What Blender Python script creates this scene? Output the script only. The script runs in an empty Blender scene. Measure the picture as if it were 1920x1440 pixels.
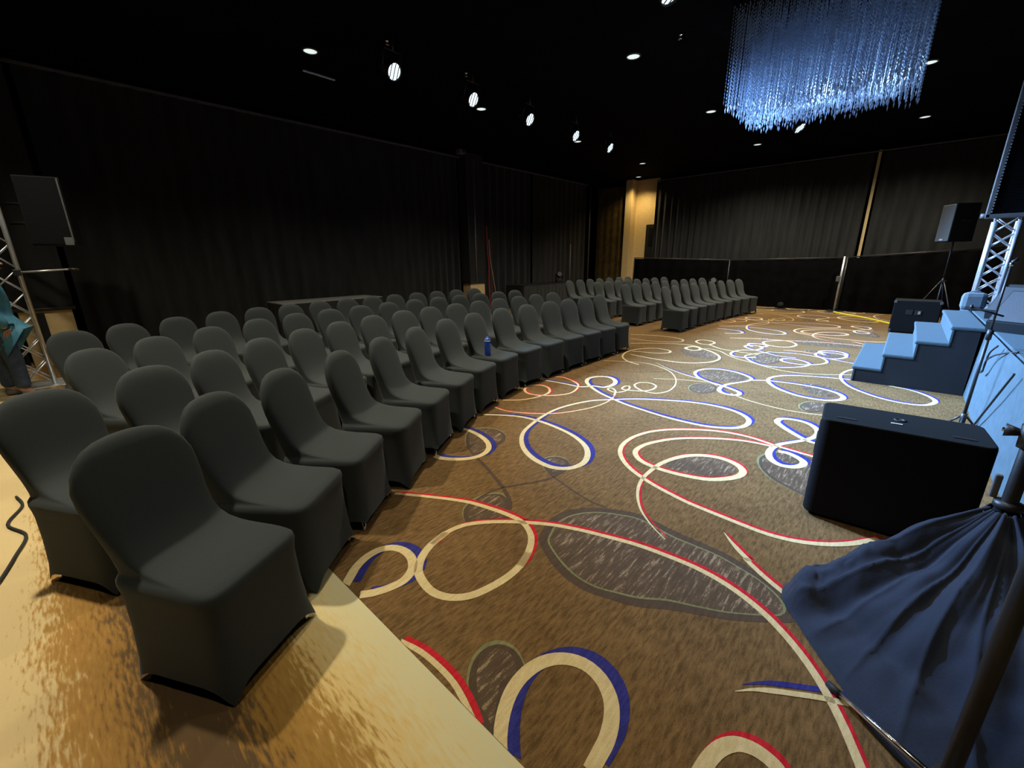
import bpy, bmesh, math, random
from mathutils import Vector, Matrix, Euler

# ------------------------------------------------------------------ camera, world, exposure
scene = bpy.context.scene
COL = scene.collection
R = math.radians
cam_d = bpy.data.cameras.new('camera')
cam_d.sensor_fit = 'HORIZONTAL'
cam_d.sensor_width = 36.0
cam_d.lens = 36.0 * 790.0 / 1920.0
cam_d.clip_start = 0.02
cam = bpy.data.objects.new('camera', cam_d)
COL.objects.link(cam)
PITCH, ROLL, YAW = R(16.5), R(0.6), R(42.5)
_f = Vector((-math.sin(YAW) * math.cos(PITCH), math.cos(YAW) * math.cos(PITCH), -math.sin(PITCH)))
_r0 = Vector((math.cos(YAW), math.sin(YAW), 0))
_u0 = _r0.cross(_f)
_r = _r0 * math.cos(ROLL) - _u0 * math.sin(ROLL)
_u = _r.cross(_f)
cam.matrix_world = Matrix(((_r.x, _u.x, -_f.x, 0), (_r.y, _u.y, -_f.y, 0), (_r.z, _u.z, -_f.z, 1.6), (0, 0, 0, 1)))
scene.camera = cam

world = bpy.data.worlds.new('world')
scene.world = world
world.use_nodes = True
world.node_tree.nodes['Background'].inputs[0].default_value = (0.8, 0.9, 1.0, 1)
world.node_tree.nodes['Background'].inputs[1].default_value = 0.004

vs = scene.view_settings
vs.view_transform = 'Standard'
vs.look = 'None'
vs.exposure = 0.0
vs.gamma = 1.0
vs.use_curve_mapping = False

DOWN_W = 450.0          # ordinary recessed downlights
DOWN_C = (1.0, 0.90, 0.70)
SPOT_W = 5600.0         # stage spots on the ceiling
SPOT_C = (0.33, 0.56, 1.0)

# ------------------------------------------------------------------ helpers
random.seed(7)
def tag(o, label=None, cat=None, group=None, kind=None):
    if label: o['label'] = label
    if cat: o['category'] = cat
    if group: o['group'] = group
    if kind: o['kind'] = kind
    return o
def empty(name, loc=(0, 0, 0), rz=0.0):
    o = bpy.data.objects.new(name, None)
    COL.objects.link(o)
    o.location = loc
    o.rotation_euler = (0, 0, rz)
    o.empty_display_size = 0.1
    return o
def link(name, me, mat, parent=None):
    o = bpy.data.objects.new(name, me)
    if mat is not None and not me.materials:
        me.materials.append(mat)
    COL.objects.link(o)
    if parent is not None:
        o.parent = parent
    return o
def copy_tree(o, parent=None):
    c = o.copy()
    COL.objects.link(c)
    c.parent = parent
    for ch in o.children:
        copy_tree(ch, c)
    return c

class MB:
    def __init__(s):
        s.v, s.f, s.sm = [], [], []
    def add(s, vs_, fs, smooth=False):
        b = len(s.v)
        s.v += [tuple(q) for q in vs_]
        s.f += [tuple(b + i for i in q) for q in fs]
        s.sm += [smooth] * len(fs)
        return s
    def box(s, c, d, rz=0.0, M=None, bev=0.0):
        bm = bmesh.new()
        bmesh.ops.create_cube(bm, size=1.0)
        for v in bm.verts:
            v.co = Vector((v.co.x * d[0], v.co.y * d[1], v.co.z * d[2]))
        if bev > 0:
            bmesh.ops.bevel(bm, geom=list(bm.edges), offset=bev, segments=2, profile=0.5, affect='EDGES')
        if rz:
            bmesh.ops.rotate(bm, verts=bm.verts, cent=(0, 0, 0), matrix=Matrix.Rotation(rz, 3, 'Z'))
        if M is not None:
            bmesh.ops.transform(bm, matrix=M, verts=bm.verts)
        bmesh.ops.translate(bm, verts=bm.verts, vec=c)
        bm.verts.index_update()
        s.add([v.co.copy() for v in bm.verts], [[v.index for v in f.verts] for f in bm.faces])
        bm.free()
        return s
    def tube(s, path, r, n=10, cap=True):
        path = [Vector(p) for p in path]
        rs = r if isinstance(r, (list, tuple)) else [r] * len(path)
        vs_, fs = [], []
        up = None
        for i, p in enumerate(path):
            t = (path[min(i + 1, len(path) - 1)] - path[max(i - 1, 0)]).normalized()
            if up is None:
                up = t.orthogonal().normalized()
            up = (up - t * up.dot(t))
            up = up.normalized() if up.length > 1e-6 else t.orthogonal().normalized()
            w = t.cross(up)
            for k in range(n):
                a = 2 * math.pi * k / n
                vs_.append(p + (up * math.cos(a) + w * math.sin(a)) * rs[i])
        for i in range(len(path) - 1):
            for k in range(n):
                a, b = i * n + k, i * n + (k + 1) % n
                fs.append((a, b, b + n, a + n))
        s.add(vs_, fs, True)
        if cap:
            m = len(path) - 1
            b0 = len(s.v) - len(vs_)
            s.f.append(tuple(b0 + k for k in reversed(range(n)))); s.sm.append(False)
            s.f.append(tuple(b0 + m * n + k for k in range(n))); s.sm.append(False)
        return s
    def lathe(s, prof, c=(0, 0, 0), n=20, smooth=True, M=None):
        vs_, fs = [], []
        for (r, z) in prof:
            for k in range(n):
                a = 2 * math.pi * k / n
                vs_.append(Vector((r * math.cos(a), r * math.sin(a), z)))
        for i in range(len(prof) - 1):
            for k in range(n):
                a, b = i * n + k, i * n + (k + 1) % n
                fs.append((a, b, b + n, a + n))
        if M is not None:
            vs_ = [M @ v for v in vs_]
        cc = Vector(c)
        s.add([v + cc for v in vs_], fs, smooth)
        return s
    def prism(s, poly, h0, h1, axis='y'):
        """extrude a closed 2-D polygon between h0 and h1; axis y: poly=(x,z)"""
        n = len(poly)
        f = {'y': lambda p, h: (p[0], h, p[1]), 'z': lambda p, h: (p[0], p[1], h), 'x': lambda p, h: (h, p[0], p[1])}[axis]
        vs_ = [f(p, h0) for p in poly] + [f(p, h1) for p in poly]
        fs = [(i, (i + 1) % n, n + (i + 1) % n, n + i) for i in range(n)] + [tuple(range(n))[::-1], tuple(range(n, 2 * n))]
        return s.add(vs_, fs)
    def mesh(s, name):
        me = bpy.data.meshes.new(name)
        me.from_pydata(s.v, [], s.f)
        me.polygons.foreach_set('use_smooth', s.sm)
        bm = bmesh.new(); bm.from_mesh(me)
        bmesh.ops.recalc_face_normals(bm, faces=bm.faces)
        bm.to_mesh(me); bm.free()
        me.update()
        return me
    def build(s, name, mat, parent=None):
        return link(name, s.mesh(name), mat, parent)

# ------------------------------------------------------------------ materials
def mat(name, col, rough=0.6, metal=0.0, var=0.15, scale=30.0, bump=0.0, stretch=(1, 1, 1), spec=0.5, emit=None, estr=0.0, sheen=0.0, trans=0.0):
    m = bpy.data.materials.new(name)
    m.use_nodes = True
    nt = m.node_tree
    b = nt.nodes['Principled BSDF']
    b.inputs['Roughness'].default_value = rough
    b.inputs['Metallic'].default_value = metal
    b.inputs['Specular IOR Level'].default_value = spec
    if sheen:
        b.inputs['Sheen Weight'].default_value = sheen
        b.inputs['Sheen Roughness'].default_value = 0.5
    if trans:
        b.inputs['Transmission Weight'].default_value = trans
    tc = nt.nodes.new('ShaderNodeTexCoord')
    mp = nt.nodes.new('ShaderNodeMapping')
    mp.inputs['Scale'].default_value = stretch
    nz = nt.nodes.new('ShaderNodeTexNoise')
    nz.inputs['Scale'].default_value = scale
    nz.inputs['Detail'].default_value = 4.0
    nt.links.new(tc.outputs['Object'], mp.inputs['Vector'])
    nt.links.new(mp.outputs['Vector'], nz.inputs['Vector'])
    cr = nt.nodes.new('ShaderNodeValToRGB')
    cr.color_ramp.elements[0].position = 0.3
    cr.color_ramp.elements[1].position = 0.7
    cr.color_ramp.elements[0].color = (*[c * (1 - var) for c in col], 1)
    cr.color_ramp.elements[1].color = (*[min(1, c * (1 + var)) for c in col], 1)
    nt.links.new(nz.outputs['Fac'], cr.inputs['Fac'])
    nt.links.new(cr.outputs['Color'], b.inputs['Base Color'])
    if bump:
        bp = nt.nodes.new('ShaderNodeBump')
        bp.inputs['Strength'].default_value = bump
        bp.inputs['Distance'].default_value = 0.01
        nt.links.new(nz.outputs['Fac'], bp.inputs['Height'])
        nt.links.new(bp.outputs['Normal'], b.inputs['Normal'])
    if emit:
        b.inputs['Emission Color'].default_value = (*emit, 1)
        b.inputs['Emission Strength'].default_value = estr
    return m

def carpet_mat(name, dark, light, streak, fine=220.0, contrast=(0.35, 0.68), sx=65.0, sy=13.0):
    """loop-pile carpet: woven streaks along Y over a fine grain"""
    m = bpy.data.materials.new(name)
    m.use_nodes = True
    nt = m.node_tree
    b = nt.nodes['Principled BSDF']
    b.inputs['Roughness'].default_value = 0.95
    b.inputs['Specular IOR Level'].default_value = 0.1
    tc = nt.nodes.new('ShaderNodeTexCoord')
    mp = nt.nodes.new('ShaderNodeMapping'); mp.inputs['Scale'].default_value = (sx, sy, 1)
    n1 = nt.nodes.new('ShaderNodeTexNoise'); n1.inputs['Scale'].default_value = 1.0; n1.inputs['Detail'].default_value = 5.0; n1.inputs['Roughness'].default_value = 0.65
    n2 = nt.nodes.new('ShaderNodeTexNoise'); n2.inputs['Scale'].default_value = fine; n2.inputs['Detail'].default_value = 2.0
    n3 = nt.nodes.new('ShaderNodeTexNoise'); n3.inputs['Scale'].default_value = 2.6; n3.inputs['Detail'].default_value = 3.0
    nt.links.new(tc.outputs['Object'], mp.inputs['Vector'])
    nt.links.new(mp.outputs['Vector'], n1.inputs['Vector'])
    nt.links.new(tc.outputs['Object'], n2.inputs['Vector'])
    nt.links.new(tc.outputs['Object'], n3.inputs['Vector'])
    add = nt.nodes.new('ShaderNodeMath'); add.operation = 'MULTIPLY_ADD'
    add.inputs[1].default_value = 0.35
    nt.links.new(n2.outputs['Fac'], add.inputs[0]); nt.links.new(n1.outputs['Fac'], add.inputs[2])
    sub = nt.nodes.new('ShaderNodeMath'); sub.operation = 'MULTIPLY_ADD'; sub.inputs[1].default_value = 0.25
    nt.links.new(n3.outputs['Fac'], sub.inputs[0]); nt.links.new(add.outputs[0], sub.inputs[2])
    off = nt.nodes.new('ShaderNodeMath'); off.operation = 'SUBTRACT'; off.inputs[1].default_value = 0.30
    nt.links.new(sub.outputs[0], off.inputs[0])
    cr = nt.nodes.new('ShaderNodeValToRGB')
    e = cr.color_ramp.elements
    e[0].position, e[1].position = contrast
    e[0].color = (*dark, 1); e[1].color = (*light, 1)
    if streak:
        k = e.new(min(0.97, contrast[1] + 0.08)); k.color = (*streak, 1)
    nt.links.new(off.outputs[0], cr.inputs['Fac'])
    nt.links.new(cr.outputs['Color'], b.inputs['Base Color'])
    bp = nt.nodes.new('ShaderNodeBump'); bp.inputs['Strength'].default_value = 0.35; bp.inputs['Distance'].default_value = 0.004
    nt.links.new(n2.outputs['Fac'], bp.inputs['Height']); nt.links.new(bp.outputs['Normal'], b.inputs['Normal'])
    return m

M = {}
M['carpet'] = carpet_mat('carpet_brown', (0.090, 0.052, 0.020), (0.210, 0.123, 0.047), None)
M['dark_oval'] = carpet_mat('carpet_dark', (0.072, 0.047, 0.028), (0.102, 0.068, 0.041), (0.28, 0.20, 0.12), contrast=(0.32, 0.55), sx=60, sy=7)
M['dark_line'] = carpet_mat('carpet_taupe', (0.066, 0.044, 0.028), (0.092, 0.062, 0.040), None)
M['sage'] = carpet_mat('carpet_sage', (0.14, 0.14, 0.06), (0.22, 0.21, 0.10), None)
M['cream'] = carpet_mat('carpet_cream', (0.52, 0.40, 0.19), (0.66, 0.53, 0.29), None)
M['blue'] = carpet_mat('carpet_blue', (0.022, 0.022, 0.13), (0.04, 0.042, 0.22), None)
M['red'] = carpet_mat('carpet_red', (0.38, 0.012, 0.02), (0.56, 0.025, 0.035), None)
M['cover'] = mat('black_spandex', (0.026, 0.0325, 0.033), rough=0.8, var=0.12, scale=300, bump=0.06, spec=0.2, sheen=0.08)
M['drape'] = mat('black_drape', (0.022, 0.023, 0.0235), rough=0.9, var=0.25, scale=6, stretch=(1, 1, 0.2), spec=0.15, sheen=0.1)
M['brown_drape'] = mat('brown_drape', (0.060, 0.042, 0.015), rough=0.9, var=0.3, scale=5, spec=0.1)
M['black_paint'] = mat('black_paint', (0.0035, 0.0035, 0.004), rough=0.95, var=0.3, scale=4, spec=0.03)
M['tan'] = mat('tan_wall', (0.66, 0.50, 0.25), rough=0.8, var=0.06, scale=12)
M['rail'] = mat('grey_rail', (0.09, 0.09, 0.09), rough=0.6, var=0.2, scale=8)
M['chrome'] = mat('chrome', (0.75, 0.75, 0.75), rough=0.18, metal=1.0, var=0.05)
M['alu'] = mat('aluminium', (0.62, 0.65, 0.68), rough=0.35, metal=0.7, var=0.1, scale=20)
M['plastic'] = mat('black_plastic', (0.016, 0.017, 0.018), rough=0.45, var=0.2, scale=160, bump=0.05)
M['sub_box'] = mat('black_texture_paint', (0.011, 0.013, 0.014), rough=0.7, var=0.25, scale=240, bump=0.10, spec=0.08)
M['grille'] = mat('dark_grille', (0.009, 0.009, 0.011), rough=0.8, var=0.5, scale=260, bump=0.3, spec=0.1)
M['grey_grille'] = mat('grey_grille', (0.12, 0.14, 0.15), rough=0.6, var=0.3, scale=200, bump=0.2)
M['step'] = mat('blue_grey_carpet', (0.062, 0.092, 0.108), rough=0.95, var=0.12, scale=90, bump=0.3, spec=0.1)
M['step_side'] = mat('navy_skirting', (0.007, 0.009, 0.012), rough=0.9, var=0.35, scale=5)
M['stage_cloth'] = mat('stage_skirt_cloth', (0.066, 0.097, 0.112), rough=0.9, var=0.10, scale=14, bump=0.15, spec=0.1)
M['navy'] = mat('navy_cloth', (0.013, 0.018, 0.032), rough=0.8, var=0.12, scale=120, bump=0.05, spec=0.2, sheen=0.1)
M['teal'] = mat('teal_jacket', (0.05, 0.20, 0.31), rough=0.7, var=0.15, scale=20)
M['jeans'] = mat('dark_jeans', (0.03, 0.05, 0.09), rough=0.85, var=0.3, scale=20)
M['skin'] = mat('skin', (0.35, 0.20, 0.14), rough=0.6, var=0.1, scale=15)
M['hair'] = mat('dark_hair', (0.02, 0.015, 0.012), rough=0.6, var=0.2)
M['bottle'] = mat('blue_bottle', (0.02, 0.07, 0.42), rough=0.25, var=0.1)
M['bottle_cap'] = mat('blue_cap', (0.03, 0.10, 0.45), rough=0.3, var=0.1)
M['red_cable'] = mat('red_cable', (0.25, 0.03, 0.02), rough=0.6)
M['orange_cable'] = mat('orange_cable', (0.45, 0.22, 0.12), rough=0.6)
M['yellow_tape'] = mat('yellow_cable', (0.70, 0.62, 0.05), rough=0.6)
M['grey_cloth'] = mat('grey_tablecloth', (0.14, 0.145, 0.14), rough=0.9, var=0.1, scale=40)
M['crystal'] = mat('crystal', (0.44, 0.56, 0.74), rough=0.15, var=0.2, scale=40, spec=1.0, trans=0.25)
M['downlight'] = mat('downlight_diffuser', (0.8, 0.8, 0.8), emit=(0.86, 1.0, 0.94), estr=0.85)
M['spot_lens'] = mat('spot_lens', (0.8, 0.8, 0.8), emit=(0.70, 0.92, 1.0), estr=2.6)
M['wedge_grille'] = mat('wedge_grille', (0.016, 0.019, 0.022), rough=0.6, var=0.3, scale=200, bump=0.2)
M['led'] = mat('small_reflector', (0.7, 0.7, 0.72), rough=0.15, metal=0.9)
M['label_white'] = mat('white_badge', (0.7, 0.7, 0.7), rough=0.5)
M['black_rubber'] = mat('black_rubber', (0.012, 0.012, 0.012), rough=0.7)
M['sandbag'] = mat('pale_cover', (0.10, 0.13, 0.15), rough=0.85, var=0.1, scale=20, bump=0.2)

def border_mat():
    """gold runner: bands across Y with ragged, woven edges"""
    m = bpy.data.materials.new('carpet_gold_border')
    m.use_nodes = True
    nt = m.node_tree
    b = nt.nodes['Principled BSDF']
    b.inputs['Roughness'].default_value = 0.95
    b.inputs['Specular IOR Level'].default_value = 0.1
    tc = nt.nodes.new('ShaderNodeTexCoord')
    sp = nt.nodes.new('ShaderNodeSeparateXYZ')
    nt.links.new(tc.outputs['Object'], sp.inputs[0])
    mp = nt.nodes.new('ShaderNodeMapping'); mp.inputs['Scale'].default_value = (14, 75, 1)
    n1 = nt.nodes.new('ShaderNodeTexNoise'); n1.inputs['Scale'].default_value = 1.0; n1.inputs['Detail'].default_value = 3.0
    nt.links.new(tc.outputs['Object'], mp.inputs['Vector']); nt.links.new(mp.outputs['Vector'], n1.inputs['Vector'])
    n2 = nt.nodes.new('ShaderNodeTexNoise'); n2.inputs['Scale'].default_value = 3.5; n2.inputs['Detail'].default_value = 3.0
    nt.links.new(tc.outputs['Object'], n2.inputs['Vector'])
    a = nt.nodes.new('ShaderNodeMath'); a.operation = 'MULTIPLY_ADD'; a.inputs[1].default_value = 0.42
    nt.links.new(n1.outputs['Fac'], a.inputs[0]); nt.links.new(sp.outputs['Y'], a.inputs[2])
    c = nt.nodes.new('ShaderNodeMath'); c.operation = 'MULTIPLY_ADD'; c.inputs[1].default_value = 0.16
    nt.links.new(n2.outputs['Fac'], c.inputs[0]); nt.links.new(a.outputs[0], c.inputs[2])
    # map (y + ~0.29) from [-0.75, 1.1] to 0..1
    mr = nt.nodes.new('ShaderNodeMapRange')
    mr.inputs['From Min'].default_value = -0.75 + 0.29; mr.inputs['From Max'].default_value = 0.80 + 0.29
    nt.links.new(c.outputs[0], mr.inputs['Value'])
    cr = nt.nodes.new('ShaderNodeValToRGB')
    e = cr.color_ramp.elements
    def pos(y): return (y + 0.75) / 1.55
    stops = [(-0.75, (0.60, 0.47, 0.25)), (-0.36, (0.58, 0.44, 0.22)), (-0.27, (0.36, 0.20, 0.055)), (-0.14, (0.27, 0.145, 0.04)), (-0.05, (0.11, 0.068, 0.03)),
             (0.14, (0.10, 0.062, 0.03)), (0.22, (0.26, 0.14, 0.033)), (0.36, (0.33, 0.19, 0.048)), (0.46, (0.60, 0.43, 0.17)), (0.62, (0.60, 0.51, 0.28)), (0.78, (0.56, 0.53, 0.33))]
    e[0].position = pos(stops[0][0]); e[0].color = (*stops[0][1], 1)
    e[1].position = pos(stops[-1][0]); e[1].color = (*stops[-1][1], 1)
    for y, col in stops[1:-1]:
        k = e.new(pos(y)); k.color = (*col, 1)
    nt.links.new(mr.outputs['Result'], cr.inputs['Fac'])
    nt.links.new(cr.outputs['Color'], b.inputs['Base Color'])
    n4 = nt.nodes.new('ShaderNodeTexNoise'); n4.inputs['Scale'].default_value = 240
    nt.links.new(tc.outputs['Object'], n4.inputs['Vector'])
    bp = nt.nodes.new('ShaderNodeBump'); bp.inputs['Strength'].default_value = 0.3; bp.inputs['Distance'].default_value = 0.004
    nt.links.new(n4.outputs['Fac'], bp.inputs['Height']); nt.links.new(bp.outputs['Normal'], b.inputs['Normal'])
    return m
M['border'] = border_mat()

# ------------------------------------------------------------------ the room shell
XL, XR, YN, YF, ZC = -10.75, 6.0, -4.0, 17.6, 4.62
EDGE_Y = 0.732
floor = MB().box(((XL + XR) / 2, (EDGE_Y + YF) / 2, -0.05), (XR - XL, YF - EDGE_Y, 0.1)).build('floor', M['carpet'])
tag(floor, kind='structure')
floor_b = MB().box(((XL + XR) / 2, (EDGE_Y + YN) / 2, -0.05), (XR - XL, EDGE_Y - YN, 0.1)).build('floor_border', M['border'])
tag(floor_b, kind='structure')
tag(MB().box(((XL + XR) / 2, (YN + YF) / 2, ZC + 0.05), (XR - XL, YF - YN, 0.1)).build('ceiling', M['black_paint']), kind='structure')
tag(MB().box((XL - 0.05, (YN + YF) / 2, ZC / 2), (0.1, YF - YN, ZC)).build('wall_left', M['black_paint']), kind='structure')
tag(MB().box((XR + 0.05, (YN + YF) / 2, ZC / 2), (0.1, YF - YN, ZC)).build('wall_right', M['black_paint']), kind='structure')
tag(MB().box(((XL + XR) / 2, YF + 0.05, ZC / 2), (XR - XL, 0.1, ZC)).build('wall_far', M['black_paint']), kind='structure')
tag(MB().box(((XL + XR) / 2, YN - 0.05, ZC / 2), (XR - XL, 0.1, ZC)).build('wall_near', M['black_paint']), kind='structure')

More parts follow.
